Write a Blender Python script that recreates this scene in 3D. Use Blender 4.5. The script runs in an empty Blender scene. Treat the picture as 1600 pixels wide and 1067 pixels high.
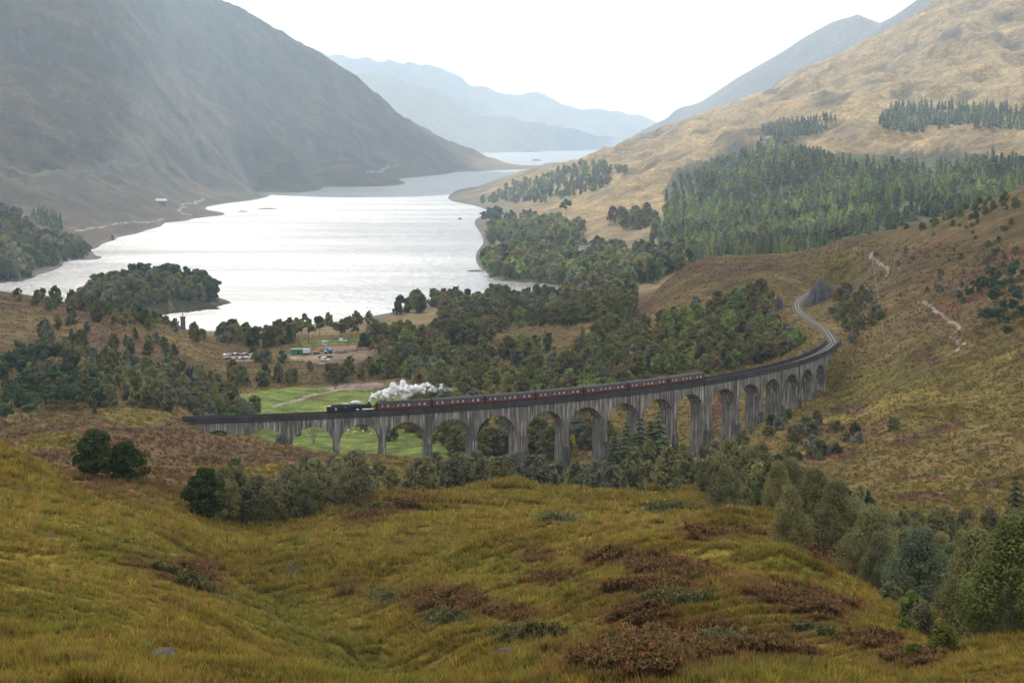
import bpy, bmesh, math, random
import numpy as np
from mathutils import Vector, Matrix
rng = np.random.default_rng(7); random.seed(7)
R_ = math.radians
SC = bpy.context.scene; COL = SC.collection

# ------------------------------------------------------------------ camera, sky, sun, exposure
F, YH, CZ = 3868.16, 204.68, 143.0            # focal length in photo pixels, horizon row, camera height over the loch
PITCH = math.atan((533.5 - YH) / F); CP, SP = math.cos(PITCH), math.sin(PITCH)
cam_d = bpy.data.cameras.new('camera'); cam = bpy.data.objects.new('camera', cam_d); COL.objects.link(cam)
cam.location = (0, 0, CZ); cam.rotation_euler = (math.pi / 2 - PITCH, 0, 0)
cam_d.sensor_width = 36; cam_d.lens = F * 36 / 1600; cam_d.clip_start = 1; cam_d.clip_end = 90000
SC.camera = cam
SUN_AZ, SUN_EL = R_(-6.5), R_(28)              # azimuth measured from +Y towards +X
SDIR = Vector((math.sin(SUN_AZ) * math.cos(SUN_EL), math.cos(SUN_AZ) * math.cos(SUN_EL), math.sin(SUN_EL)))
SKY_WHITE = 2.0
w = bpy.data.worlds.new('World'); SC.world = w; w.use_nodes = True
nt = w.node_tree; nt.nodes.clear(); N = nt.nodes.new; L = nt.links.new
out = N('ShaderNodeOutputWorld'); bg = N('ShaderNodeBackground'); mixs = N('ShaderNodeMixShader'); bg2 = N('ShaderNodeBackground')
sky = N('ShaderNodeTexSky'); sky.sky_type = 'NISHITA'; sky.sun_disc = False; sky.sun_elevation = SUN_EL; sky.sun_rotation = SUN_AZ
sky.altitude = 150; sky.dust_density = 2.0
bg.inputs[1].default_value = 0.1; L(sky.outputs[0], bg.inputs[0])
tc = N('ShaderNodeTexCoord'); mp = N('ShaderNodeMapping'); mp.inputs['Scale'].default_value = (1, 1, 3.5); L(tc.outputs['Generated'], mp.inputs[0])
nz = N('ShaderNodeTexNoise'); nz.inputs['Scale'].default_value = 6; nz.inputs['Detail'].default_value = 7; L(mp.outputs[0], nz.inputs[0])
cr = N('ShaderNodeValToRGB'); cr.color_ramp.elements[0].position = .32; cr.color_ramp.elements[0].color = (.30, .32, .35, 1)
cr.color_ramp.elements[1].position = .55; cr.color_ramp.elements[1].color = (1.0, 1.0, 1.0, 1); L(nz.outputs[0], cr.inputs[0])
L(cr.outputs[0], bg2.inputs[0]); bg2.inputs[1].default_value = SKY_WHITE
mixs.inputs[0].default_value = .9; L(bg.outputs[0], mixs.inputs[1]); L(bg2.outputs[0], mixs.inputs[2]); L(mixs.outputs[0], out.inputs[0])
sun_d = bpy.data.lights.new('sun', 'SUN'); sun_d.energy = 5.0; sun_d.angle = R_(.5); sun_d.color = (1, .93, .82)
sun = bpy.data.objects.new('sun', sun_d); COL.objects.link(sun); sun.rotation_euler = (-SDIR).to_track_quat('-Z', 'Y').to_euler()
SC.view_settings.view_transform = 'Standard'; SC.view_settings.look = 'None'; SC.view_settings.exposure = -.2; SC.view_settings.gamma = 1
SC.view_settings.use_curve_mapping = False
SC.render.engine = 'CYCLES'; cy = SC.cycles
cy.use_denoising = True; cy.max_bounces = 6; cy.diffuse_bounces = 2; cy.glossy_bounces = 2; cy.transmission_bounces = 4; cy.transparent_max_bounces = 8
cy.volume_bounces = 0; cy.sample_clamp_indirect = 4; cy.caustics_reflective = False; cy.caustics_refractive = False

# ------------------------------------------------------------------ helpers: noise, pixels, meshes, materials, tags
def h2(xi, yi, seed):
    h = (xi.astype(np.int64) * 374761393 + yi.astype(np.int64) * 668265263 + seed * 974634777) & 0xffffffff
    h = ((h ^ (h >> 13)) * 1274126177) & 0xffffffff
    return ((h ^ (h >> 16)) & 0xffffff) / float(0xffffff)
def vn(x, y, seed=0):
    x = np.asarray(x, float); y = np.asarray(y, float); xi = np.floor(x); yi = np.floor(y); fx = x - xi; fy = y - yi
    fx = fx * fx * fx * (fx * (fx * 6 - 15) + 10); fy = fy * fy * fy * (fy * (fy * 6 - 15) + 10)
    a = h2(xi, yi, seed); b = h2(xi + 1, yi, seed); c = h2(xi, yi + 1, seed); d = h2(xi + 1, yi + 1, seed)
    return 2 * (a + (b - a) * fx + (c - a) * fy + (a - b - c + d) * fx * fy) - 1
def fbm(x, y, o=4, seed=0, g=.5):
    s = 0; a = 1; t = 0
    for k in range(o):
        c, sn = math.cos(.6 * k), math.sin(.6 * k)
        s = s + a * vn((x * c - y * sn) * 2 ** k + 17.3 * k, (x * sn + y * c) * 2 ** k - 9.1 * k, seed + k); t += a; a *= g
    return s / t
def sstep(a, b, x):
    t = np.clip((np.asarray(x, float) - a) / (b - a), 0, 1); return t * t * (3 - 2 * t)
def ray(px, py):
    a = (np.asarray(px, float) - 800) / F; b = (533.5 - np.asarray(py, float)) / F
    Y = CP + b * SP; Z = -SP + b * CP
    return a / Y, Z / Y                                  # u = x/y, e = (z-CZ)/y
def pix(x, y, z):
    x = np.asarray(x, float); y = np.asarray(y, float); zz = np.asarray(z, float) - CZ
    d = y * CP - zz * SP; up = y * SP + zz * CP
    return 800 + F * x / d, 533.5 - F * up / d

def mesh_np(name, verts, faces, smooth=False, face_attr=None, vert_col=None):
    m = bpy.data.meshes.new(name); v = np.ascontiguousarray(verts, np.float32); f = np.ascontiguousarray(faces, np.int32)
    n, k = f.shape
    m.vertices.add(len(v)); m.vertices.foreach_set('co', v.ravel())
    m.loops.add(n * k); m.loops.foreach_set('vertex_index', f.ravel())
    m.polygons.add(n); m.polygons.foreach_set('loop_start', np.arange(0, n * k, k, dtype=np.int32))
    if smooth: m.polygons.foreach_set('use_smooth', np.ones(n, bool))
    if face_attr:
        for an, ar in face_attr.items():
            ar = np.asarray(ar, np.float32)
            if ar.ndim == 1: m.attributes.new(an, 'FLOAT', 'FACE').data.foreach_set('value', ar)
            else: m.attributes.new(an, 'FLOAT_COLOR', 'FACE').data.foreach_set('color', np.c_[ar, np.ones(len(ar))].astype(np.float32).ravel())
    if vert_col:
        for an, ar in vert_col.items():
            m.attributes.new(an, 'FLOAT_COLOR', 'POINT').data.foreach_set('color', np.c_[ar, np.ones(len(ar))].astype(np.float32).ravel())
    m.update(calc_edges=True); return m
def obj(name, data, mat=None, parent=None, loc=None):
    o = bpy.data.objects.new(name, data); COL.objects.link(o)
    if mat is not None and data is not None and not data.materials: data.materials.append(mat)
    if parent is not None: o.parent = parent
    if loc is not None: o.location = loc
    return o
def tag(o, label=None, cat=None, group=None, kind=None):
    if label: o['label'] = label
    if cat: o['category'] = cat
    if group: o['group'] = group
    if kind: o['kind'] = kind
    return o
def empty(name, loc=(0, 0, 0), rz=0):
    o = bpy.data.objects.new(name, None); COL.objects.link(o); o.location = loc; o.rotation_euler = (0, 0, rz); o.empty_display_size = .5; return o
def copy_tree(o, parent=None):
    c = o.copy(); COL.objects.link(c); c.parent = parent
    for ch in o.children: copy_tree(ch, c)
    return c

class MB:                                                # small mesh builder
    def __init__(s): s.bm = bmesh.new()
    def box(s, x0, x1, y0, y1, z0, z1, tx=0, ty=0):      # tx, ty: inset of the top
        c = [(x0, y0, z0), (x1, y0, z0), (x1, y1, z0), (x0, y1, z0), (x0 + tx, y0 + ty, z1), (x1 - tx, y0 + ty, z1), (x1 - tx, y1 - ty, z1), (x0 + tx, y1 - ty, z1)]
        v = [s.bm.verts.new(p) for p in c]
        for f in ((3, 2, 1, 0), (4, 5, 6, 7), (0, 1, 5, 4), (1, 2, 6, 5), (2, 3, 7, 6), (3, 0, 4, 7)): s.bm.faces.new([v[i] for i in f])
        return s
    def cyl(s, p0, p1, r0, r1=None, n=12, caps=True):
        p0 = Vector(p0); p1 = Vector(p1); r1 = r0 if r1 is None else r1; ax = (p1 - p0).normalized()
        a = ax.orthogonal().normalized(); b = ax.cross(a); A = []; B = []
        for i in range(n):
            t = 2 * math.pi * i / n; d = a * math.cos(t) + b * math.sin(t); A.append(s.bm.verts.new(p0 + d * r0)); B.append(s.bm.verts.new(p1 + d * r1))
        for i in range(n): s.bm.faces.new((A[i], A[(i + 1) % n], B[(i + 1) % n], B[i]))
        if caps: s.bm.faces.new(A[::-1]); s.bm.faces.new(B)
        return s
    def prism(s, prof, y0, y1):                          # profile in x,z, extruded along y
        A = [s.bm.verts.new((x, y0, z)) for x, z in prof]; B = [s.bm.verts.new((x, y1, z)) for x, z in prof]; n = len(prof)
        for i in range(n): s.bm.faces.new((A[i], A[(i + 1) % n], B[(i + 1) % n], B[i]))
        s.bm.faces.new(A[::-1]); s.bm.faces.new(B); return s
    def prism_x(s, prof, x0, x1):                        # profile in y,z, extruded along x
        A = [s.bm.verts.new((x0, y, z)) for y, z in prof]; B = [s.bm.verts.new((x1, y, z)) for y, z in prof]; n = len(prof)
        for i in range(n): s.bm.faces.new((A[i], A[(i + 1) % n], B[(i + 1) % n], B[i]))
        s.bm.faces.new(A[::-1]); s.bm.faces.new(B); return s
    def mesh(s, name, bevel=0, smooth=False):
        if bevel: bmesh.ops.bevel(s.bm, geom=list(s.bm.edges), offset=bevel, segments=1, affect='EDGES', clamp_overlap=True)
        bmesh.ops.recalc_face_normals(s.bm, faces=list(s.bm.faces)); m = bpy.data.meshes.new(name); s.bm.to_mesh(m); s.bm.free()
        if smooth: m.polygons.foreach_set('use_smooth', np.ones(len(m.polygons), bool))
        return m
    def build(s, name, mat, parent=None, bevel=0, smooth=False): return obj(name, s.mesh(name, bevel, smooth), mat, parent)

MATS = {}
def mat(name, col, rough=.8, metal=0, noise=.0, scale=1.0, bump=0, spec=.3):
    if name in MATS: return MATS[name]
    m = bpy.data.materials.new(name); m.use_nodes = True; t = m.node_tree; b = t.nodes['Principled BSDF']
    b.inputs['Base Color'].default_value = (*col, 1); b.inputs['Roughness'].default_value = rough; b.inputs['Metallic'].default_value = metal
    b.inputs['Specular IOR Level'].default_value = spec
    if noise or bump:
        tcn = t.nodes.new('ShaderNodeTexCoord'); n = t.nodes.new('ShaderNodeTexNoise'); n.inputs['Scale'].default_value = scale; n.inputs['Detail'].default_value = 5
        t.links.new(tcn.outputs['Object'], n.inputs[0])
        if noise:
            mx = t.nodes.new('ShaderNodeMix'); mx.data_type = 'RGBA'
            mx.inputs[6].default_value = (*[c * (1 - noise) for c in col], 1); mx.inputs[7].default_value = (*[c * (1 + noise) for c in col], 1)
            t.links.new(n.outputs[0], mx.inputs[0]); t.links.new(mx.outputs[2], b.inputs['Base Color'])
        if bump:
            bp = t.nodes.new('ShaderNodeBump'); bp.inputs['Strength'].default_value = bump; bp.inputs['Distance'].default_value = .3
            t.links.new(n.outputs[0], bp.inputs['Height']); t.links.new(bp.outputs[0], b.inputs['Normal'])
    MATS[name] = m; return m

def ground_mat(name, bump=1.0):
    """surface whose base colour comes from the 'col' attribute, broken up at several scales in world space"""
    m = bpy.data.materials.new(name); m.use_nodes = True; t = m.node_tree; b = t.nodes['Principled BSDF']; n = t.nodes.new; l = t.links.new
    b.inputs['Roughness'].default_value = .95; b.inputs['Specular IOR Level'].default_value = .08
    at = n('ShaderNodeAttribute'); at.attribute_name = 'col'; g = n('ShaderNodeNewGeometry')
    prev = at.outputs['Color']
    for sc, amt in ((.9, .5), (.17, .45), (.035, .35), (.006, .25)):
        nz = n('ShaderNodeTexNoise'); nz.inputs['Scale'].default_value = sc; nz.inputs['Detail'].default_value = 4; l(g.outputs['Position'], nz.inputs[0])
        mr = n('ShaderNodeMapRange'); mr.inputs[1].default_value = .3; mr.inputs[2].default_value = .7; mr.inputs[3].default_value = 1 - amt; mr.inputs[4].default_value = 1 + amt
        l(nz.outputs[0], mr.inputs[0])
        vm = n('ShaderNodeVectorMath'); vm.operation = 'SCALE'; l(prev, vm.inputs[0]); l(mr.outputs[0], vm.inputs['Scale']); prev = vm.outputs[0]
    l(prev, b.inputs['Base Color'])
    nb = n('ShaderNodeTexNoise'); nb.inputs['Scale'].default_value = .6; nb.inputs['Detail'].default_value = 8; nb.inputs['Roughness'].default_value = .65; l(g.outputs['Position'], nb.inputs[0])
    nf = n('ShaderNodeTexNoise'); nf.inputs['Scale'].default_value = .014; nf.inputs['Detail'].default_value = 9; nf.inputs['Roughness'].default_value = .62; l(g.outputs['Position'], nf.inputs[0])
    bf = n('ShaderNodeBump'); bf.inputs['Strength'].default_value = .5; bf.inputs['Distance'].default_value = 22; l(nf.outputs[0], bf.inputs['Height'])
    bp = n('ShaderNodeBump'); bp.inputs['Strength'].default_value = .8 * bump; bp.inputs['Distance'].default_value = 1.2; l(nb.outputs[0], bp.inputs['Height']); l(bf.outputs[0], bp.inputs['Normal'])
    l(bp.outputs[0], b.inputs['Normal']); return m

# ------------------------------------------------------------------ line of the railway (a circle of 244 m on the viaduct)
VR, VCX, VCY, VT0, VS, VK, VG, VH = 244.0, -95.666, 1126.743, -.0057, 16.9955, 3.0814, .0328, 102.1023
ARC = [0.0]
for i in range(1, 20): ARC.append(ARC[-1] + VS + (VK / 2 if i in (6, 7, 11, 12) else 0))
A_START, A_END = -23.0, ARC[-1] + 13.0
def vpos(s, l=0.0):                                       # l: metres towards the camera side from the centre line
    r = VR - 3.35 + np.asarray(l, float); t = VT0 + np.asarray(s, float) / VR
    return VCX + r * np.sin(t), VCY - r * np.cos(t)
def vtop(s): return CZ - VH + VG * np.asarray(s, float)   # top of the parapet
def vrail(s): return vtop(s) - 1.15
# beyond the right-hand abutment: picture points of the rails dropped on to the rail level
TRK = []
zr = float(vrail(A_END))
for s in np.linspace(A_END - 40, A_END, 6):
    x, y = vpos(s); TRK.append((float(x), float(y), float(vrail(s))))
for k, (px, py) in enumerate(((1289, 514.5), (1267, 499.5), (1249, 485.5), (1245.5, 473.5), (1256, 462), (1276, 452), (1310, 444))):
    u, e = ray(px, py); z = zr + .25 * (k + 1); d = (z - CZ) / e; TRK.append((float(u * d), float(d), z))
def catmull(P, n=16):
    P = [np.array(p, float) for p in P]; P = [2 * P[0] - P[1]] + P + [2 * P[-1] - P[-2]]; o = []
    for i in range(1, len(P) - 2):
        a, b, c, d = P[i - 1:i + 3]
        for k in range(n):
            t = k / n; o.append(.5 * ((2 * b) + (c - a) * t + (2 * a - 5 * b + 4 * c - d) * t * t + (3 * b - a - 3 * c + d) * t ** 3))
    o.append(P[-2]); return np.array(o)
TRK = catmull(TRK, 12)

# ------------------------------------------------------------------ terrain: control points (photo column, photo row, distance) and levels (column, distance, height)
CPT = [(-250,1067,125),(-250,850,220),(-250,640,420),(0,1067,115),(0,900,185),(0,790,265),(0,712,350),(130,1067,118),(130,900,190),(130,747,335),
(240,1067,122),(240,900,195),(240,783,310),(340,1067,128),(340,950,180),(340,843,270),(430,1067,135),(430,960,185),(430,888,235),(520,1067,140),
(520,985,180),(520,943,207),(620,1067,148),(620,1003,180),(720,1064,155),
(-250,700,520),(0,752,410),(0,736,480),(130,775,400),(130,748,480),(240,805,355),(240,785,410),(240,765,470),(340,858,310),(340,838,395),(330,815,440),
(430,905,262),(430,884,320),(430,843,390),(430,832,440),(520,962,228),(520,935,268),(520,885,315),(520,833,390),(520,815,440),(620,1028,198),(620,982,234),(620,905,290),(620,840,370),(620,802,440),
(720,1010,185),(720,950,230),(720,880,300),(720,820,390),(720,775,470),
(800,1067,130),(820,1008,152),(820,1018,172),(820,985,195),(820,930,240),(820,860,320),(820,800,420),(820,770,485),
(900,1067,125),(900,975,162),(900,985,182),(900,950,207),(900,880,290),(900,810,400),(900,776,480),
(1000,1067,122),(1000,955,168),(1000,962,188),(1000,930,215),(1000,860,310),(1000,800,420),(1000,772,495),
(1100,1067,122),(1100,970,162),(1100,972,187),(1100,920,225),(1100,850,320),(1100,790,440),(1100,768,505),
(1250,1067,125),(1250,1000,156),(1250,988,185),(1250,930,240),(1250,880,290),(1225,835,350),(1190,790,440),
(1330,1067,130),(1330,1020,155),(1330,990,185),(1330,940,245),(1330,905,300),(1300,880,410),(1290,850,480),(1300,800,600),(1300,750,740),(1300,690,860),
(1400,1067,135),(1400,1035,160),(1400,1000,195),(1400,968,240),(1400,945,310),(1400,890,420),(1400,835,530),(1400,785,640),(1400,700,780),(1400,625,920),(1400,565,1050),(1400,500,1160),(1400,430,1310),(1400,366,1500),
(1500,1067,140),(1500,1005,200),(1500,965,270),(1500,905,380),(1500,865,480),(1500,838,560),(1500,760,680),(1500,680,800),(1500,600,930),(1500,520,1060),(1500,430,1230),(1500,337,1450),
(1600,1067,150),(1600,1000,220),(1600,925,330),(1600,865,480),(1600,840,560),(1600,760,670),(1600,660,800),(1600,570,930),(1600,480,1060),(1600,390,1230),(1600,300,1420),
(1850,1067,160),(1850,900,360),(1850,820,540),(1850,650,780),(1850,480,1000),(1850,250,1350),
(1600,325,1750),(1500,365,1800),(1400,390,1850),(1850,290,1750),
(1330,552,1120),(1300,615,1040),(1340,500,1190),(1320,450,1320),(1310,395,1490),
(1100,655,1020),(1100,605,1100),(1100,560,1180),(1100,510,1300),(1100,470,1400),(1100,430,1490),(1100,406,1570),(1200,600,1110),(1200,560,1170),(1200,500,1270),(1200,450,1380),(1200,405,1530),
(1020,470,1500),(1040,440,1540),(1100,428,1750),(1200,418,1780),(1290,410,1730),
(1000,650,1040),(1000,600,1120),(1000,540,1240),(1000,505,1380),(1000,482,1600),
(-250,650,860),(0,672,830),(100,655,850),(180,641,850),(250,652,862),(285,668,868),(318,682,868),(350,692,872),(100,720,560),(180,740,520),(180,690,680),(280,700,700),(280,740,560),(280,765,480),
(400,713,800),(400,730,680),(400,757,560),(400,778,500),(500,734,790),(500,747,650),(500,785,520),(600,734,830),(600,745,690),(600,775,550),(700,777,540),(700,757,630),(700,748,770),
(820,782,545),(820,768,650),(820,759,770),(900,787,560),(900,768,670),(900,752,790),(1000,785,575),(1000,762,690),(1000,735,810),(1100,780,575),(1100,754,690),(1100,728,830),(1200,790,545),(1200,752,690),(1200,712,810),(1200,668,920),
(0,645,960),(0,560,1150),(0,500,1350),(0,456,1600),(-250,590,1050),(-250,430,1600),(100,655,930),(100,602,1050),(100,540,1250),(100,472,1530),(180,655,930),(180,622,1020),(180,560,1200),(180,492,1500),
(250,508,1500),(270,652,940),(300,648,1010),(300,600,1170),(300,537,1430),(350,572,1340),(400,596,1270),
(900,410,2600),(1000,400,2500),(1000,362,2900),(950,350,3150),(850,372,3080),(800,379,3080),(850,335,3700),(780,338,4000),(800,322,4500),(900,320,3900),(1000,320,3500),(1000,270,4300),
(900,285,4700),(850,290,5000),(800,300,5000),(750,317,4850),(800,284,5500),(850,265,5700),(900,255,5800),(945,246,5900),(1000,220,5900),(1000,235,5200),(1100,190,5900),(1100,230,4700),(1100,290,3700),(1100,340,2900),(1100,385,2300),
(1200,146,6000),(1200,200,4600),(1200,270,3500),(1200,330,2800),(1200,375,2300),(1300,106,6000),(1300,150,4900),(1300,200,4200),(1300,240,3600),(1300,300,2900),(1300,350,2400),
(1350,193,4100),(1425,216,4050),(1400,48,6100),(1400,120,5000),(1400,172,4500),(1400,240,3500),(1400,300,2700),(1400,340,2300),(1500,-15,6200),(1500,80,5000),(1500,168,4350),(1500,202,3900),(1500,260,3100),(1500,310,2400),
(1600,-60,6200),(1600,70,5000),(1600,170,4200),(1600,208,3700),(1600,270,2600),(1850,-100,6200),(1850,100,4500),(1850,220,2800),
(0,330,3300),(0,270,3900),(0,150,4700),(0,0,5400),(0,-80,6000),(100,340,3400),(100,290,4000),(100,180,4800),(100,30,5500),(100,-50,6000),(200,343,3650),(200,300,4200),(200,200,5000),(200,80,5600),(150,10,5800),
(260,115,5900),(370,200,6000),(450,235,6200),(540,268,6600),(300,323,4550),(300,290,5000),(300,220,5500),(300,150,5900),(400,298,5800),(400,270,5950),(480,282,6500),
(-250,330,3300),(-250,150,4500),(-250,-60,5600),(60,392,2800),(100,388,2950),(0,352,2950),(0,408,2550),(-250,380,2800),
(300,165,6500),(200,40,6500),(320,-5,8500),(400,40,8600),(480,91,8800),(560,141,9000),(640,194,9300),(720,234,9700),(780,253,10200),(400,150,7600),(480,200,7600),(560,240,7700),(640,262,8000),(700,264,8700),
(300,60,7500),(200,-50,7500),(0,-150,8000),(-250,-250,8000)]
ZPT = [(900,1000,18),(900,1150,20),(860,1350,27),(930,1420,30),(900,1550,26),(900,1750,14),(900,2000,8),(900,2250,5),(980,2000,16),(1050,2100,22),
(345,900,22),(350,940,17.5),(330,1000,17),(500,940,15.5),(500,1000,15.5),(500,1150,15),(600,950,16),(600,1050,16),(600,1200,15),(420,950,16.5),(420,1050,16),(400,1150,16),(340,1100,17),(500,1300,14),(500,1450,13),(400,1450,13),(600,1450,14),(700,1150,17),(700,1300,18),(700,1600,12),
(800,1000,17),(800,1150,19),(800,1600,14),(800,1800,10),(400,1700,4),(300,1720,3),(500,1750,4),(600,1810,4),(700,1950,4),(800,2070,4),(870,2120,4),(220,1760,3),
(700,2350,-5),(800,2280,-3),(600,2100,-4),(500,1950,-4),(400,1900,-4),(300,1880,-4),(860,2270,-2.5),(790,2420,3),(850,2400,4),(800,2600,9),(775,2520,1.5),(770,2900,3),(700,2700,-6),
(300,2500,-6),(300,3500,-6),(500,2500,-6),(500,4000,-6),(600,3000,-6),(650,5000,-6),(700,3500,-6),(700,6300,-6),(750,8000,-6),(830,7000,-6),(880,9000,-6),(150,2450,-5),(200,2950,-5),(420,5000,-5),(560,6300,-5),(640,7100,-4),(240,3550,-3),
(100,2000,-4),(0,2100,-3),(-250,2000,-4),(60,2300,-4),(120,2650,-2),(150,2800,0.5),(185,3350,1),(250,3830,1.5),(335,4350,2),(420,5560,2),(500,6200,2),(620,7400,2),(700,8400,2),(800,10600,0),
(945,7500,-5),(1100,8000,20),(1300,8500,60),(1500,8500,100),(1850,8500,100),(850,11500,-6),(600,11500,80),(400,11500,250),(0,11500,300),(1000,11500,-6)]
pts = []                                                    # (u, D, e)
for a, b, d in CPT: u, e = ray(a, b); pts.append((float(u), d, float(e)))
for a, d, z in ZPT: pts.append(((a - 800) / F, d, (z - CZ) / d))
PBASE = [(377,686),(453,700),(527,712),(600,709),(671,722),(740,730),(808,739),(885,732),(940,722),(1000,720),(1054,716),(1104,712),(1150,694),(1186,665),(1219,651),(1247,638),(1272,626),(1291,607),(1301,585),(1311,560)]
PGZ = []
for i, (a, b) in enumerate(PBASE):
    x, y = vpos(ARC[i]); u, e = ray(a, b); zz = CZ + float(e) * float(y - 2); PGZ.append(zz)
    pts.append((float(x / y), float(y), (zz - CZ) / float(y)))
for q in TRK[60::12]: pts.append((q[0] / q[1], q[1], (q[2] - .8 - CZ) / q[1]))
for a in range(-250, 1851, 300): pts.append(((a - 800) / F, 45, -.31)); pts.append(((a - 800) / F, 18, -.32))
pts = np.array(pts)
def enc(u, D): return np.stack([np.clip(u * F, -1050, 1050) / 260, np.log(D) * 3.4], -1)
PX = enc(pts[:, 0], pts[:, 1]); n = len(PX)
def tps(r2): return .5 * r2 * np.log(r2 + 1e-9)
K = tps(((PX[:, None] - PX[None]) ** 2).sum(-1)) + np.eye(n) * .004
Pm = np.c_[np.ones(n), PX]; A = np.zeros((n + 3, n + 3)); A[:n, :n] = K; A[:n, n:] = Pm; A[n:, :n] = Pm.T
sol = np.linalg.solve(A, np.r_[pts[:, 2], np.zeros(3)])
def rbf(u, D):
    q = enc(u, D); sh = q.shape[:-1]; q = q.reshape(-1, 2); o = np.empty(len(q))
    for s in range(0, len(q), 20000):
        c = q[s:s + 20000]; r2 = (c * c).sum(1)[:, None] + (PX * PX).sum(1)[None] - 2 * c @ PX.T
        o[s:s + 20000] = tps(np.maximum(r2, 0)) @ sol[:n] + sol[n] + c @ sol[n + 1:]
    return o.reshape(sh)
# the grid: finer columns inside the field of view
cols = np.r_[np.linspace(-1400, -130, 26)[:-1], np.linspace(-130, 1730, 720), np.linspace(1730, 3000, 26)[1:]]
U = (cols - 800) / F
rows = np.exp(np.r_[np.linspace(math.log(18), math.log(105), 30)[:-1], np.linspace(math.log(105), math.log(520), 190)[:-1], np.linspace(math.log(520), math.log(1450), 215)[:-1], np.linspace(math.log(1450), math.log(3000), 100)[:-1], np.linspace(math.log(3000), math.log(11500), 205)])
LR = np.log(rows)
ci = np.linspace(0, len(U) - 1, 260); ri = np.linspace(0, len(rows) - 1, 330)
Uc = np.interp(ci, np.arange(len(U)), U); Lc = np.interp(ri, np.arange(len(rows)), LR)
Ec = rbf(*np.broadcast_arrays(Uc[None, :], np.exp(Lc)[:, None]))
def resamp(Ec):                                             # bicubic-like upsampling by two passes of Catmull-Rom
    def up(Aa, idx):
        i = np.clip(np.floor(idx).astype(int), 0, len(Aa) - 2); t = (idx - i)[:, None]
        g = lambda k: Aa[np.clip(i + k, 0, len(Aa) - 1)]
        a, b, c, d = g(-1), g(0), g(1), g(2)
        return .5 * (2 * b + (c - a) * t + (2 * a - 5 * b + 4 * c - d) * t * t + (3 * b - a - 3 * c + d) * t ** 3)
    x = up(Ec, np.interp(np.arange(len(rows)), ri, np.arange(len(ri))))
    return up(x.T, np.interp(np.arange(len(U)), ci, np.arange(len(ci)))).T
GE = resamp(Ec); GD = np.broadcast_to(rows[:, None], GE.shape); GX = U[None, :] * GD; GZ = CZ + GE * GD
# masks for places that are kept level
def ell(px, py, x, y, rx, ry, rot=0):
    c, s = math.cos(R_(rot)), math.sin(R_(rot)); dx = (px - x); dy = (py - y); return np.hypot((dx * c + dy * s) / rx, (-dx * s + dy * c) / ry)
def inpoly(px, py, poly):
    r = np.zeros(np.shape(px), bool); j = len(poly) - 1
    for i in range(len(poly)):
        xi, yi = poly[i]; xj, yj = poly[j]
        r ^= ((yi > py) != (yj > py)) & (px < (xj - xi) * (py - yi) / ((yj - yi) or 1e-9) + xi); j = i
    return r
GPX, GPY = pix(GX, GD, GZ)
flat = np.clip(sstep(22, 6, GZ) * sstep(900, 960, GD) * sstep(280, 380, GPX), 0, 1)      # the level valley floor
sv = np.minimum.reduce([np.hypot(GX - vpos(s)[0], GD - vpos(s)[1]) for s in ARC]); flat = np.maximum(flat, sstep(28, 8, sv))
amp = 1 - .93 * flat
lim = lambda l: np.clip(rows[:, None] / (9 * l), 0, 1)      # long waves only far off
Zn = np.zeros_like(GZ)
near = sstep(1500, 700, GD); far = sstep(1800, 3500, GD)
Zn += near * (2.2 * vn(GX / 36, GD / 30, 1) * lim(14) + 1.15 * fbm(GX / 15, GD / 13, 2, 3) + .42 * vn(GX / 5.5, GD / 5.5, 5) + .2 * vn(GX / 2.3, GD / 2.3, 9) * sstep(420, 250, GD))
Zn += sstep(550, 900, GD) * (1 - far) * (1.6 * fbm(GX / 50, GD / 50, 3, 11) + .7 * vn(GX / 14, GD / 14, 12))
mz = np.clip((GZ - 1) / 60, 0, 1)
gul = 1 - np.abs(fbm(GX / 300 + .0016 * GZ, GD / 700, 4, 21)) * 2          # gullies running down the slopes
rk = fbm(GX / 190, GD / 260, 6, 31, .55); rk2 = 1 - 2 * np.abs(fbm(GX / 110, GD / 150, 5, 37, .55))
Zn += far * mz * (22 * (gul - .5) + 28 * rk + 15 * rk2 + 7 * fbm(GX / 55, GD / 80, 3, 51))
Zn += far * (1 - mz) * 1.5 * fbm(GX / 60, GD / 90, 3, 41)
GZ = GZ + Zn * amp
# the railway bench and cutting
dmin = np.full(GZ.shape, 1e9); tz = np.zeros_like(GZ)
sub = (GD > 1050) & (GD < 1520) & (GX > 90) & (GX < 230)
ii = np.where(sub); dd = np.hypot(GX[ii][:, None] - TRK[None, ::3, 0], GD[ii][:, None] - TRK[None, ::3, 1]); k = dd.argmin(1)
dmin[ii] = dd.min(1); tz[ii] = TRK[::3, 2][k] - .75
wgt = sstep(13, 4.5, dmin) * sub; GZ = GZ * (1 - wgt) + tz * wgt
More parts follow.
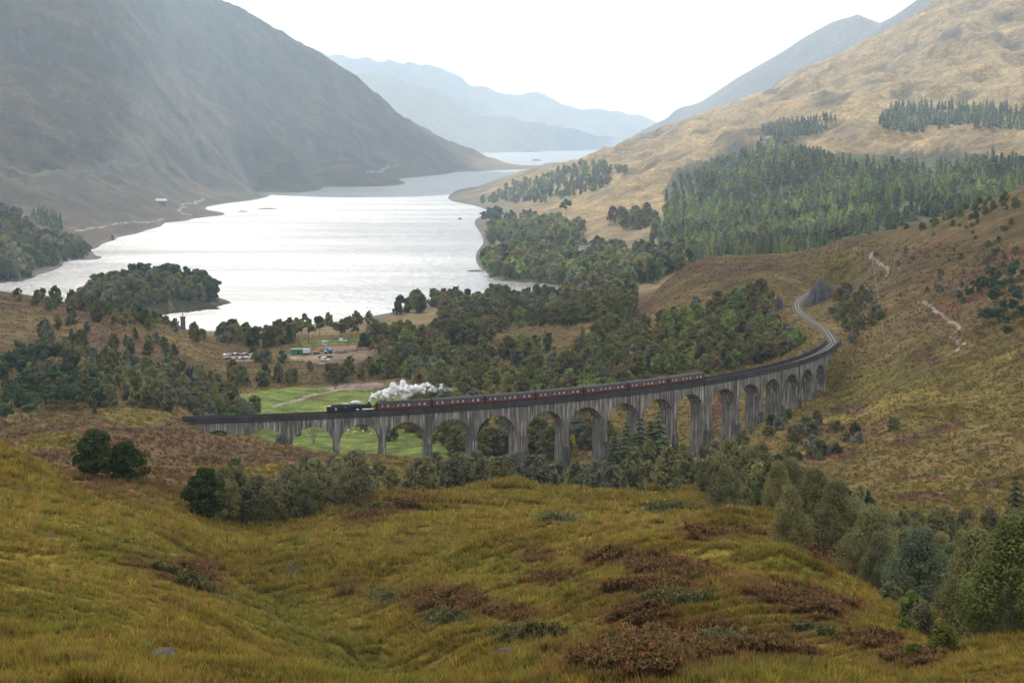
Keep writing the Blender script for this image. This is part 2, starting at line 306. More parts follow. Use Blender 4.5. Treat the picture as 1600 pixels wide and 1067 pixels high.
# bracken mounds: (column, row, half width, half height in photo pixels, rise in metres)
MOUND = [(690,945,95,28,2.2),(830,975,75,28,2.6),(620,805,100,18,1.8),(760,1005,55,16,1.3),(930,905,95,32,1.6),(1000,880,130,20,2.0),(1110,835,70,16,1.8),(1240,940,95,26,2.0),(540,932,30,10,1.0),(900,812,45,10,1.2),(790,780,60,9,1.6),(580,945,35,14,1.2),(1130,905,40,12,.8)]
def hit(px, py):
    """first ground point seen at photo pixels (px, py)"""
    u, e = ray(np.atleast_1d(px), np.atleast_1d(py)); c = np.clip(np.round(np.interp(u, U, np.arange(len(U)))).astype(int), 0, len(U) - 1)
    El = ((GZ - CZ) / rows[:, None])[:, c]; ok = El >= e[None]; r = ok.argmax(0); good = ok.any(0)
    D = rows[r]; return u * D, D, GZ[r, c], good
for a, b, wx, wy, hgt in MOUND:
    x, y, z, g = hit(a, b); x, y = x[0], y[0]; rx = wx / F * y; ry = rx * .75
    GZ = GZ + hgt * np.exp(-1.3 * (((GX - x) / rx) ** 2 + ((GD - y) / ry) ** 2) ** 1.4)
TRENCH = [([(300,345),(340,318),(430,280),(520,242),(620,208),(720,178),(780,160)], 5.5, 20), ([(790,168),(880,180),(1000,188),(1120,186),(1260,178),(1360,172)], 3.2, 11), ([(560,330),(680,345),(800,360),(950,350),(1080,370)], 2.2, 20)]
for line, dep, wid in TRENCH:                                # hollows behind the near crests
    P = np.array([((a - 800) / F * d, d) for a, d in line]); ii = np.where((GD > 120) & (GD < 460)); p = np.stack([GX[ii], GD[ii]], -1)[:, None]; a = P[:-1]; b = P[1:] - a; t = np.clip(((p - a) * b).sum(-1) / (b * b).sum(-1), 0, 1)
    GZ[ii] = GZ[ii] - dep * np.exp(-(np.linalg.norm(p - a - t[..., None] * b, axis=-1).min(1) / wid) ** 2)
RIDGE = [([(850,306),(980,292),(1120,262),(1240,232),(1340,206)], 3.0, 12), ([(540,268),(640,256),(730,262)], 2.0, 9), ([(1060,352),(1170,338),(1235,322)], 2.2, 10), ([(480,420),(600,428),(760,452),(900,468)], 2.2, 16), ([(930,232),(1060,222),(1180,204)], 1.6, 7)]
for line, dep, wid in RIDGE:                                 # banks that cross the knolls
    P = np.array([((a - 800) / F * d, d) for a, d in line]); ii = np.where((GD > 120) & (GD < 520)); p = np.stack([GX[ii], GD[ii]], -1)[:, None]; a = P[:-1]; b = P[1:] - a; t = np.clip(((p - a) * b).sum(-1) / (b * b).sum(-1), 0, 1)
    GZ[ii] = GZ[ii] + dep * np.exp(-(np.linalg.norm(p - a - t[..., None] * b, axis=-1).min(1) / wid) ** 2)
GZ = np.maximum(GZ, -7.5); GZ = np.where(GZ > 560, 560 + 170 * np.tanh((GZ - 560) / 170), GZ)      # rounded summits
def ground_z(x, y):
    x = np.asarray(x, float); y = np.maximum(np.asarray(y, float), 18.1)
    r = np.clip(np.interp(np.log(y), LR, np.arange(len(LR))), 0, len(LR) - 1.001); c = np.clip(np.interp(x / y, U, np.arange(len(U))), 0, len(U) - 1.001)
    r0 = r.astype(int); c0 = c.astype(int); fr = r - r0; fc = c - c0
    return GZ[r0, c0] * (1 - fr) * (1 - fc) + GZ[r0 + 1, c0] * fr * (1 - fc) + GZ[r0, c0 + 1] * (1 - fr) * fc + GZ[r0 + 1, c0 + 1] * fr * fc
GPX, GPY = pix(GX, GD, GZ)

# ------------------------------------------------------------------ what grows where: base colours of the ground
OLIVE = np.array((.180, .135, .028)); GREENG = np.array((.138, .122, .024)); MOOR = np.array((.145, .098, .034)); HEATH = np.array((.122, .072, .034)); BRACK = np.array((.130, .066, .034))
FERN = np.array((.105, .108, .050)); MEADOW = np.array((.146, .190, .040)); GOLD = np.array((.24, .165, .065)); HILL = np.array((.17, .125, .058)); ROCK = np.array((.17, .165, .16)); DUSK = np.array((.115, .095, .055))
WOODF = np.array((.045, .055, .022))
def lnoise(k, seed, st=1.0):                               # noise whose grain follows the distance without stretching
    lv = np.log2(GD * k); l0 = np.floor(lv); o = np.zeros_like(GD); wt = lv - l0
    for q in range(int(l0.min()), int(l0.max()) + 2):
        m = (l0 == q) | (l0 == q - 1)
        if m.any(): o[m] += fbm(GX[m] / 2.0 ** q, GD[m] / 2.0 ** q / st, 4, seed + q) * np.where(l0[m] == q, 1 - wt[m], wt[m])
    return o
n1 = lnoise(.035, 61, 1.6); n2 = lnoise(.013, 91, 1.6)
n3 = fbm(GX / 45, GD / 60, 4, 77)
C = np.broadcast_to(OLIVE, GZ.shape + (3,)).copy()
def mixc(col, m): 
    global C
    C = C + (np.asarray(col) - C) * np.clip(m, 0, 1)[..., None]
mixc(GREENG, sstep(-.1, .7, n1) * .75 * sstep(600, 300, GD)); mixc(MOOR, sstep(.0, .6, n2) * .6)
mixc(MOOR, sstep(450, 620, GD) * .75)
def zone(col, shapes, d0, d1, rough=.35, soft=.25, amount=1.0):
    for sh in shapes:
        m = ell(GPX, GPY, *sh) + rough * n2 + rough * .5 * n1
        mixc(col, sstep(1 + soft, 1 - soft, m) * amount * ((GD > d0) & (GD < d1)))
zone(HEATH, [(150,720,330,48,6),(330,700,260,34,14),(480,728,180,20,8),(90,690,160,18,-6)], 400, 930, .5, .45, .85)
zone(OLIVE * .9, [(215,650,60,14),(90,690,60,14),(420,735,110,10),(350,790,90,20,0),(680,740,80,14)], 400, 930, .4)
zone(BRACK, [(470,755,40,6),(700,735,25,5)], 400, 930)
zone(GOLD * .62, [(40,530,120,42,14),(230,560,60,20)], 950, 1700, .4); zone(HEATH, [(170,520,110,30,20),(300,590,70,22),(60,470,110,16,4),(330,540,60,14,20)], 950, 1800, .5, .5, .8)
zone(MOOR * 1.1, [(280,520,90,20,18),(370,590,70,18)], 950, 1700)
zone(HEATH, [(1480,430,190,90,-20),(1330,420,90,40)], 1050, 1900, .6, .5, .45); zone(BRACK, [(1560,410,80,14,-32),(1500,470,60,12,-30),(1260,420,70,9,-6),(1450,390,50,8,-30),(1060,430,60,16,-24),(1010,480,30,14,-20)], 1050, 1900, .5)
zone(MOOR, [(1130,440,110,34,-8),(860,528,100,24)], 1050, 1900); zone(BRACK * .9, [(1110,418,110,10)], 1300, 1800, .4, .5, .7)
zone(GREENG * 1.05, [(1310,425,40,22),(1340,620,60,30),(1570,640,60,16,-10),(1400,590,80,14)], 600, 1600, .6, .6, .6)
zone(OLIVE * .86, [(1450,620,220,60,-6),(1480,780,150,50)], 560, 1120, .6, .6, .7)
zone(BRACK, [(1290,668,45,9),(1345,676,30,8),(1475,670,34,7,-16),(1418,687,26,7,-14),(1290,712,55,9,-10),(1380,660,20,5),(1115,640,30,20),(1440,745,40,4)], 560, 1200, .4); zone(HEATH, [(1440,775,40,8),(1540,757,25,6),(1330,640,40,8),(1450,560,30,9)], 560, 1200, .4)
# bracken in front
zone(BRACK * 1.05, [(240,880,60,22,22),(330,915,50,14,18),(300,888,60,12,12),(420,960,50,10,24),(1050,1020,190,45,-4),(1000,960,60,22,-6),(690,940,75,20,2),(600,800,75,10,-14),(1030,885,120,18,8),(1115,833,62,12,2),(1250,940,110,24,10),(1420,1030,60,16),(545,930,26,8),(800,960,50,12),(1010,918,95,14),(1230,1030,60,18),(860,905,50,9),(1350,1000,60,14),(1300,870,60,20,24),(830,870,40,12)], 100, 540, .5, .4, .9)
zone(FERN, [(290,905,70,8,22),(470,980,60,8,26),(600,935,30,10),(830,990,70,10),(560,800,45,6,-10),(700,968,40,10),(1060,935,60,10),(1040,795,40,7),(870,812,40,7),(1130,1000,40,10),(1280,985,50,7)], 100, 540, .5, .4, .8)
zone(GREENG, [(440,960,90,34,24),(540,1030,110,40,20),(760,880,60,18),(1190,1050,100,20),(180,850,90,24,14),(80,960,100,40)], 100, 540, .5, .5, .75)
# woods stand on dark ground, the far hills are drier and the right-hand gold holds painted sunlight
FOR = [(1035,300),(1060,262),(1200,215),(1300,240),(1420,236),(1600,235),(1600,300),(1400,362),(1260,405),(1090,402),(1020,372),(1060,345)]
mixc(HILL, sstep(2100, 2800, GD) * sstep(.5, 4, GZ)); mixc(GOLD * 1.6, sstep(2600, 3200, GD) * sstep(-350, 200, GX) * (.6 + .4 * sstep(-.5, .5, n3)) * sstep(8, 16, GZ) * .9)
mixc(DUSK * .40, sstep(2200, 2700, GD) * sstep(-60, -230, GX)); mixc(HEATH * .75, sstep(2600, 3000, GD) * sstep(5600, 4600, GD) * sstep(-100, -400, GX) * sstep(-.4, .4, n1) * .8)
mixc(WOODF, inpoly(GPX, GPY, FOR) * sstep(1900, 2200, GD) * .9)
mixc(GOLD * 1.05, sstep(1.15, .8, np.minimum(ell(GPX, GPY, 1355, 215, 72, 26), ell(GPX, GPY, 1530, 222, 90, 22, 4)) + .2 * n2) * (GD > 3000))
slope = np.hypot(np.gradient(GZ, axis=1) / np.maximum(np.gradient(GX, axis=1), .01), np.gradient(GZ, axis=0) / np.gradient(GD, axis=0))
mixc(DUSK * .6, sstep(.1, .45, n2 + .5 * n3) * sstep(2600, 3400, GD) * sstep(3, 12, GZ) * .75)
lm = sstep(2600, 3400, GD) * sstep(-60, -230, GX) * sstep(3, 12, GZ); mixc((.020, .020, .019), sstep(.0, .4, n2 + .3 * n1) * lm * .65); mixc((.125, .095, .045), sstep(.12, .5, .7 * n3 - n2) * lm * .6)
mixc(ROCK * .5, sstep(.8, 1.25, slope + .4 * n2) * sstep(2500, 3500, GD) * .45)
mixc(ROCK * .6, sstep(3, 0.6, GZ) * sstep(1600, 1800, GD) * .8)
# tracks and paths as picture polylines: (points, half width in metres)
PATHS = {'footpath': [([(1361,405),(1371,412),(1384,419),(1388,427),(1380,435)], .6), ([(1442,473),(1455,483),(1470,492),(1482,499),(1495,509),(1499,514),(1490,523),(1486,529),(1497,537),(1506,540),(1496,547)], .75)],
 'farm_track': [([(430,636),(450,629),(480,620),(520,612),(560,607),(600,603)], 1.7), ([(1495,838),(1530,843),(1548,846)], 1.6), ([(1110,706),(1140,702)], 1.6)],
 'shore_road': [([(120,362),(170,352),(215,347),(255,343)], 2), ([(298,338),(279,330),(290,324),(284,321),(305,319)], 2.6), ([(306,317),(318,311)], 3), ([(573,273),(600,264),(620,260)], 4)]}
KIND = np.zeros(GZ.shape, np.int8)                          # 0 hillside, 1 meadow, 2 gravel yard, 3 footpath, 4 farm track, 5 shore road, 6 building site
MEAD = [[(330,652),(345,622),(400,612),(470,604),(520,600),(600,598),(690,610),(705,640),(640,660),(330,662)], [(330,668),(640,672),(640,706),(560,704),(480,700),(385,686),(330,672)], [(690,604),(760,612),(740,632),(690,630)], [(670,690),(720,690),(712,702),(668,700)]]
mdw = np.zeros(GZ.shape, bool); dr = (GD > 905) & (GD < 1290)
for p in MEAD: mdw |= inpoly(GPX + 5 * n2, GPY + 2 * n1, p)
mdw |= inpoly(GPX, GPY, [(330,600),(700,600),(700,715),(520,712),(430,700),(330,680)]) & (GD > 935) & (GD < 1180) & (GX / GD > -.115)
KIND[mdw & dr & (GZ < 20)] = 1
mdw2 = inpoly(GPX, GPY, [(470,533),(540,528),(600,524),(602,530),(545,536),(470,541)]) & (GD > 1400); mixc(MEADOW * .8, mdw2)
mixc(MEADOW, KIND == 1); mixc(MEADOW * np.array((1.25, .85, 1)), (KIND == 1) * sstep(0, .6, n1) * .5); mixc(MOOR, (KIND == 1) * sstep(.25, .5, n2 + .4 * n3) * sstep(1080, 1120, GD) * .8)
KIND[inpoly(GPX, GPY, [(508,607),(540,600),(590,597),(600,600),(596,606),(560,609),(520,611)]) & (GD > 1050) & (GD < 1400)] = 2
KIND[(inpoly(GPX, GPY, [(440,556),(470,551),(500,541),(560,540),(600,545),(590,553),(555,568),(500,569),(460,562)]) | inpoly(GPX, GPY, [(348,556),(396,554),(400,564),(360,566)])) & (GD > 1250) & (GD < 1650)] = 6
for kk, nm in ((3, 'footpath'), (4, 'farm_track'), (5, 'shore_road')):
    for poly, hw in PATHS[nm]:
        P3 = [np.array([float(q[0]) for q in hit(a, b)[:3]]) for a, b in poly]; P3 = catmull(P3, 8)
        D0, D1 = P3[:, 1].min() - 25, P3[:, 1].max() + 25; X0, X1 = P3[:, 0].min() - 25, P3[:, 0].max() + 25
        ii = np.where((GD > D0) & (GD < D1) & (GX > X0) & (GX < X1))
        a = P3[:-1, :2]; b = P3[1:, :2] - a; p = np.stack([GX[ii], GD[ii]], -1)[:, None]; t = np.clip(((p - a) * b).sum(-1) / (b * b).sum(-1), 0, 1)
        d = np.linalg.norm(p - a - t[..., None] * b, axis=-1).min(1); s = d < hw * (1 + .25 * n2[ii]) 
        KIND[ii[0][s], ii[1][s]] = kk
C[KIND == 2] = (.36, .25, .20); C[KIND == 3] = (.36, .29, .22); C[KIND == 4] = (.36, .31, .23); C[KIND == 5] = (.24, .225, .20); C[KIND == 6] = (.33, .235, .155)
C[KIND == 6] *= (1 + .45 * n2[KIND == 6])[:, None]
C *= (1.1 - .2 * sstep(500, 1600, GD))[..., None]
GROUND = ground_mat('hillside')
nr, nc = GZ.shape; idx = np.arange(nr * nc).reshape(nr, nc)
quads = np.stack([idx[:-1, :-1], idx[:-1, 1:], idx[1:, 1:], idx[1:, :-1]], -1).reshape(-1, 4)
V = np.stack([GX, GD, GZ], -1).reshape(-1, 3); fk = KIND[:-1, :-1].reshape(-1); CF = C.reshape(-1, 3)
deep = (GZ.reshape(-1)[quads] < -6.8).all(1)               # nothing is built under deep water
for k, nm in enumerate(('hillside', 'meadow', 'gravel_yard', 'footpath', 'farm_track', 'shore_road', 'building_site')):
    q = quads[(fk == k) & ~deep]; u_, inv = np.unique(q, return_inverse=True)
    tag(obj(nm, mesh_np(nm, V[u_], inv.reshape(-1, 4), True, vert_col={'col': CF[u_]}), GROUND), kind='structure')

# far hills: lofted from foot to crest and down behind; (column, row, distance) of the crest, distance of the foot
def far_hill(name, crest, foot, back, col, seed, rough, nrow=46, ncol=170):
    cx = np.linspace(crest[0][0], crest[-1][0], ncol); cyy = np.interp(cx, [c[0] for c in crest], [c[1] for c in crest]); cd = np.interp(cx, [c[0] for c in crest], [c[2] for c in crest])
    u, e = ray(cx, cyy); fd = np.interp(cx, [f[0] for f in foot], [f[1] for f in foot]); vs = []
    for t in np.linspace(0, 1.35, nrow):
        if t <= 1: D = fd + (cd - fd) * t; z = (CZ + e * cd + 5) * t ** 1.15 - 5
        else: D = cd + (t - 1) * back; z = (CZ + e * cd) * (1 - (t - 1) * 1.2)
        x = u * D; nn = fbm(x / 700, D / 1200, 5, seed, .55) + .6 * (1 - 2 * np.abs(fbm(x / 420 + D / 3000, D / 1600, 4, seed + 5)))
        vs.append(np.stack([x, D, z + rough * nn * min(t, 1) * np.clip(z / 150, 0, 1)], -1))
    vs = np.array(vs); i = np.arange(nrow * ncol).reshape(nrow, ncol); q = np.stack([i[:-1, :-1], i[:-1, 1:], i[1:, 1:], i[1:, :-1]], -1).reshape(-1, 4)
    cn = fbm(vs[..., 0] / 500, vs[..., 1] / 700, 4, seed + 9).reshape(-1, 1)
    tag(obj(name, mesh_np(name, vs.reshape(-1, 3), q, True, vert_col={'col': np.asarray(col) * (1 + .5 * cn)}), GROUND), kind='structure')
far_hill('distant_mountain', [(935,241,15500),(1010,201,13000),(1060,176,12000),(1100,160,11500),(1180,108,11000),(1250,68,10800),(1300,40,10600),(1340,28,10400),(1375,38,10000),(1400,22,9600),(1450,-14,9400),(1560,-70,9200),(1900,-120,9000)], [(935,15800),(1100,8500),(1900,7800)], 3000, (.10, .085, .06), 301, 22)
far_hill('far_hills', [(380,150,17000),(480,125,17000),(540,118,17000),(580,119,17200),(600,123,17200),(660,140,17300),(720,165,17500),(760,180,17700),(820,194,18000),(880,205,18500),(930,211,19000),(965,220,20000)], [(380,14000),(770,16200),(900,19000),(965,20500)], 4000, (.16, .13, .075), 321, 60)
far_hill('far_ridge', [(380,95,20500),(490,88,20500),(530,92,20500),(560,94,20500),(640,100,20500),(690,118,20600),(740,138,20700),(800,147,20800),(850,150,20800),(900,166,20900),(960,180,21000),(1010,187,21000),(1060,196,21000),(1200,200,21000)], [(380,18800),(1200,19500)], 2200, (.13, .11, .07), 341, 90)

# the loch
wm = bpy.data.materials.new('loch_water'); wm.use_nodes = True; t = wm.node_tree; b = t.nodes['Principled BSDF']
b.inputs['Base Color'].default_value = (.012, .02, .026, 1); b.inputs['Roughness'].default_value = .27; b.inputs['IOR'].default_value = 1.333
g = t.nodes.new('ShaderNodeNewGeometry'); hgt = None
for sc, st, dist in ((.04, .5, 2.0), (.16, .5, .6)):
    mpn = t.nodes.new('ShaderNodeMapping'); mpn.inputs['Scale'].default_value = (1, .75, 1); mpn.inputs['Rotation'].default_value = (0, 0, .3)
    nz_ = t.nodes.new('ShaderNodeTexNoise'); nz_.inputs['Scale'].default_value = sc; nz_.inputs['Detail'].default_value = 5
    t.links.new(g.outputs['Position'], mpn.inputs[0]); t.links.new(mpn.outputs[0], nz_.inputs[0])
    bp = t.nodes.new('ShaderNodeBump'); bp.inputs['Strength'].default_value = st; bp.inputs['Distance'].default_value = dist
    t.links.new(nz_.outputs[0], bp.inputs['Height'])
    if hgt is not None: t.links.new(hgt.outputs[0], bp.inputs['Normal'])
    hgt = bp
t.nodes.remove(b); o_ = t.nodes['Material Output']; gl = t.nodes.new('ShaderNodeBsdfGlossy'); dfw = t.nodes.new('ShaderNodeBsdfDiffuse'); mw = t.nodes.new('ShaderNodeMixShader')
gl.inputs['Color'].default_value = (.97, .98, 1, 1); gl.inputs['Roughness'].default_value = .18; dfw.inputs[0].default_value = (.012, .02, .026, 1); mw.inputs[0].default_value = .30   # reflectance of choppy water averaged over its wave slopes
wl = t.nodes.new('ShaderNodeTexNoise'); wl.inputs['Scale'].default_value = 1; wl.inputs['Detail'].default_value = 5; wmp = t.nodes.new('ShaderNodeMapping'); wmp.inputs['Scale'].default_value = (.0016, .0042, 1); wmp.inputs['Rotation'].default_value = (0, 0, -.12)
t.links.new(g.outputs['Position'], wmp.inputs[0]); t.links.new(wmp.outputs[0], wl.inputs[0]); wr = t.nodes.new('ShaderNodeMapRange'); wr.inputs[1].default_value = .32; wr.inputs[2].default_value = .68; wr.inputs[3].default_value = .165; wr.inputs[4].default_value = .205; t.links.new(wl.outputs[0], wr.inputs[0]); t.links.new(wr.outputs[0], gl.inputs['Roughness'])   # wind lanes
for q_ in (gl, dfw): t.links.new(hgt.outputs[0], q_.inputs['Normal'])
t.links.new(dfw.outputs[0], mw.inputs[1]); t.links.new(gl.outputs[0], mw.inputs[2]); t.links.new(mw.outputs[0], o_.inputs['Surface'])
lx = np.linspace(-16000, 16000, 9); ly = np.r_[-3000, 1000, np.linspace(1500, 24500, 9)]
vv = np.array([(x, y, 0) for y in ly for x in lx]); ii = np.arange(len(vv)).reshape(len(ly), len(lx)); q = np.stack([ii[:-1, :-1], ii[:-1, 1:], ii[1:, 1:], ii[1:, :-1]], -1).reshape(-1, 4)
tag(obj('loch', mesh_np('loch', vv, q), wm), kind='structure')
# the air
hz = bpy.data.materials.new('haze'); hz.use_nodes = True; t = hz.node_tree; t.nodes.clear()
o_ = t.nodes.new('ShaderNodeOutputMaterial'); pv = t.nodes.new('ShaderNodeVolumePrincipled'); pv.inputs['Color'].default_value = (.62, .80, 1, 1); pv.inputs['Density'].default_value = HAZE_D = 5.5e-5
pv.inputs['Anisotropy'].default_value = .6; t.links.new(pv.outputs[0], o_.inputs['Volume'])
HTOP = float(max(GZ.max(), 760)) + 60
tag(MB().box(-17500, 17500, -3500, 25500, -8.6, HTOP).build('haze', hz), 'pale blue haze filling the glen and the far hills', 'haze', kind='stuff')
# unseen clouds added above the frame to shade the foreground, loch and left mountains
cm = bpy.data.materials.new('shade_cloud'); cm.use_nodes = True; t = cm.node_tree; t.nodes.clear(); o_ = t.nodes.new('ShaderNodeOutputMaterial')
tr = t.nodes.new('ShaderNodeBsdfTranslucent'); df = t.nodes.new('ShaderNodeBsdfDiffuse'); mx = t.nodes.new('ShaderNodeMixShader')
for s_ in (tr, df): s_.inputs[0].default_value = (.84, .86, .89, 1)
mx.inputs[0].default_value = .35; t.links.new(tr.outputs[0], mx.inputs[1]); t.links.new(df.outputs[0], mx.inputs[2])
tp = t.nodes.new('ShaderNodeBsdfTransparent'); m2 = t.nodes.new('ShaderNodeMixShader'); m2.inputs[0].default_value = .42      # thin cloud: part of the sun comes straight through
t.links.new(mx.outputs[0], m2.inputs[1]); t.links.new(tp.outputs[0], m2.inputs[2]); t.links.new(m2.outputs[0], o_.inputs[0])
CLZ = max(1700.0, HTOP + 260)
def shade_cloud(gx, gy, rx, ry, seed, rz=110):
    off = CLZ / math.tan(SUN_EL); th = np.linspace(0, 2 * math.pi, 97)[:-1]; ph = np.linspace(.02, math.pi - .02, 34); T, P = np.meshgrid(th, ph)
    nx, ny, nz_ = np.cos(T) * np.sin(P), np.sin(T) * np.sin(P), np.cos(P); k = 1 + .22 * fbm(nx * 2.2 + seed, ny * 2.2 + nz_, 5, seed, .55)
    v = np.stack([rx * nx * k, ry * ny * k, rz * nz_ * np.where(nz_ > 0, 1.0, .45) * (1 + .8 * fbm(nx * 5 + seed, ny * 5, 4, seed + 3))], -1)
    i = np.arange(T.size).reshape(T.shape); i = np.c_[i, i[:, :1]]; q = np.stack([i[:-1, :-1], i[1:, :-1], i[1:, 1:], i[:-1, 1:]], -1).reshape(-1, 4)
    o = obj('shade_cloud', mesh_np('shade_cloud', v.reshape(-1, 3), q, True), cm, loc=(gx + math.sin(SUN_AZ) * off, gy + math.cos(SUN_AZ) * off, CLZ)); tag(o, kind='structure')
shade_cloud(60, 160, 1500, 1560, 3); shade_cloud(-350, 7300, 900, 1700, 8); shade_cloud(-1350, 4700, 620, 1500, 21); shade_cloud(-1500, 8700, 700, 1500, 27)

# ------------------------------------------------------------------ the viaduct
def concrete(name, base, streak, dark, lo=.45):
    m = bpy.data.materials.new(name); m.use_nodes = True; t = m.node_tree; b = t.nodes['Principled BSDF']; n = t.nodes.new; l = t.links.new
    b.inputs['Roughness'].default_value = .9; b.inputs['Specular IOR Level'].default_value = .15
    g = n('ShaderNodeNewGeometry'); prev = None
    def nz(sx, sz, det=4):
        mp = n('ShaderNodeMapping'); mp.inputs['Scale'].default_value = (sx, sx, sz); q = n('ShaderNodeTexNoise'); q.inputs['Scale'].default_value = 1; q.inputs['Detail'].default_value = det
        l(g.outputs['Position'], mp.inputs[0]); l(mp.outputs[0], q.inputs[0]); return q.outputs[0]
    def ramp(src, a, b_):
        r = n('ShaderNodeMapRange'); r.inputs[1].default_value = a; r.inputs[2].default_value = b_; l(src, r.inputs[0]); return r.outputs[0]
    def mix(f, c0, c1):
        x = n('ShaderNodeMix'); x.data_type = 'RGBA'; l(f, x.inputs[0])
        for i, c in ((6, c0), (7, c1)):
            if isinstance(c, tuple): x.inputs[i].default_value = (*c, 1)
            else: l(c, x.inputs[i])
        return x.outputs[2]
    c = mix(ramp(nz(.22, .18), .35, .65), base, dark)                       # broad weathering
    c = mix(ramp(nz(1.5, .09, 5), lo + .06, lo + .24), c, streak)          # lime runs
    c = mix(ramp(nz(2.2, .13, 5), .53, .70), c, tuple(d * .55 for d in dark))  # soot runs
    l(c, b.inputs['Base Color']); bp = n('ShaderNodeBump'); bp.inputs['Strength'].default_value = .4; bp.inputs['Distance'].default_value = .1; l(nz(1.2, 1.6), bp.inputs['Height']); l(bp.outputs[0], b.inputs['Normal'])
    return m
CON = concrete('weathered_concrete', (.195, .177, .155), (.48, .45, .415), (.095, .087, .078))
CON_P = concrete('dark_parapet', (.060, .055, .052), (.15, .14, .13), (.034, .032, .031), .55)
CON_L = concrete('damp_plinth', (.105, .097, .092), (.28, .265, .255), (.055, .05, .048), .5)
CON_W = concrete('pale_concrete', (.27, .25, .22), (.42, .40, .37), (.14, .13, .12), .46)
def curved(name, prof, s_arr, zf, mt, parent):               # prof(s) -> list of (l, z) closed loop, swept along the curve
    vs = []; 
    for s in s_arr:
        pr = prof(s)
        for l_, z in pr: x, y = vpos(s, l_); vs.append((float(x), float(y), z + float(zf(s))))
    k = len(prof(s_arr[0])); ns = len(s_arr); q = []
    for i in range(ns - 1):
        for j in range(k): q.append((i * k + j, i * k + (j + 1) % k, (i + 1) * k + (j + 1) % k, (i + 1) * k + j))
    me = bpy.data.meshes.new(name); me.from_pydata(vs, [], q + [tuple(range(k))[::-1], tuple(range((ns - 1) * k, ns * k))]); me.update()
    return obj(name, me, mt, parent)
via = empty('railway_viaduct', (0, 0, 0)); tag(via, 'long curved grey concrete railway viaduct of round arches crossing the glen', 'viaduct')
HW = 3.35; RISE_TOP = 2.1; SPRING = 12.0; ROUT = 7.15          # parapet band depth; springing below parapet top; half width of the openings
edges = [A_START] + ARC + [A_END]
KING = (6, 11)
def half_w(i): return 2.3 if i in KING else .98
for i in range(len(edges) - 1):                               # one span (arch and spandrels) between neighbouring piers
    a = edges[i] + (half_w(i - 1) if i > 0 else 0); b = edges[i + 1] - (half_w(i) if i < 20 else 0)
    if i == 0: a = A_START
    if i == 20: b = A_END
    ca, cb = (a, b) if 0 < i < 20 else ((b - 2 * ROUT - .3, b) if i == 0 else (a, a + 2 * ROUT + .3))
    c = (ca + cb) / 2; r = (cb - ca) / 2; crown = 4.65
    ss = np.unique(np.r_[np.linspace(a, b, 4), c + r * np.cos(np.linspace(0, math.pi, 25))])
    ss = ss[(ss >= a - 1e-6) & (ss <= b + 1e-6)]
    def intr(s):
        if s <= ca + 1e-4 or s >= cb - 1e-4: return -(crown + r)
        return -(crown + r) + math.sqrt(max(r * r - (s - c) ** 2, 0))
    if i in (0, 20): 
        base_i = intr; intr = lambda s, f=base_i: f(s) if ca < s < cb else -16.0
    curved('arch_span', lambda s: [(-HW, -RISE_TOP + .05), (-HW, intr(s)), (HW, intr(s)), (HW, -RISE_TOP + .05)], ss, vtop, CON, via)
for i, s0 in enumerate(ARC):                                  # piers with battered shafts
    w_ = half_w(i); top = float(vtop(s0)); gz = PGZ[i] - 2.5; t0 = VT0 + s0 / VR; x, y = vpos(s0)
    pm = CON_W if i in (0, 2, 8, 12) else CON
    sp = top - 11.8; hgt = sp - gz; fl = .018 * hgt
    p = obj('king_pier' if i in KING else 'pier', MB().box(-w_ - fl, w_ + fl, -HW - .05 - fl, HW + .05 + fl, gz, sp, fl, fl).mesh('pier'), CON, via, (float(x), float(y), 0)); p.rotation_euler.z = t0
    u_ = obj('pier_head', MB().box(-w_ - .0, w_ + .0, -HW, HW, sp, top - RISE_TOP - .02).mesh('pier_head'), CON, p)
    obj('pilaster', MB().box(-w_ + .16, w_ - .16, -HW - .32, -HW - .01, sp - 1.5, top - RISE_TOP - .05).mesh('pilaster'), pm, p)
    ph = min(10.5 + (i % 3) * 1.2, hgt * .62)
    if hgt > 7: obj('plinth', MB().box(-w_ - fl + .12, w_ + fl + .05, -HW - .35 - fl, -HW + .3 - fl * .4, gz, gz + ph, .0, .03).mesh('plinth'), CON_L, p)
ssv = np.linspace(A_START, A_END, 110)
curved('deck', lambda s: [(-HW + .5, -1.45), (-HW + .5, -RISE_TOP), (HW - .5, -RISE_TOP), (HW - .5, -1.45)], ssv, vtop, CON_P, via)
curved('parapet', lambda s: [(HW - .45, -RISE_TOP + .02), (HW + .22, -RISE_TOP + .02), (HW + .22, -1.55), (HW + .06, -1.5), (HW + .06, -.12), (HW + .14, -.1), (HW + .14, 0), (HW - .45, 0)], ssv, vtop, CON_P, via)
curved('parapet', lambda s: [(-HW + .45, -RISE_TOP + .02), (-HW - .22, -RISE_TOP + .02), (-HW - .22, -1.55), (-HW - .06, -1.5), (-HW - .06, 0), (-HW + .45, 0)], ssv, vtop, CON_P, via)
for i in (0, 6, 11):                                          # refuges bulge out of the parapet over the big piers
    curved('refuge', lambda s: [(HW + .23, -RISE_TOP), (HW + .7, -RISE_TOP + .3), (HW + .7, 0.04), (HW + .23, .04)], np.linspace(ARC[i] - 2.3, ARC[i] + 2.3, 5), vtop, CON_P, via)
def rail_path(off, ext=True):
    P = []
    for s in np.arange(A_START - 6, A_END - 41, 5.0): x, y = vpos(s, off); P.append((float(x), float(y), float(vrail(s))))
    T = TRK; d = np.gradient(T[:, :2], axis=0); d /= np.linalg.norm(d, axis=1)[:, None]
    for q, e in zip(T, d): P.append((q[0] + e[1] * off, q[1] - e[0] * off, q[2]))
    return P
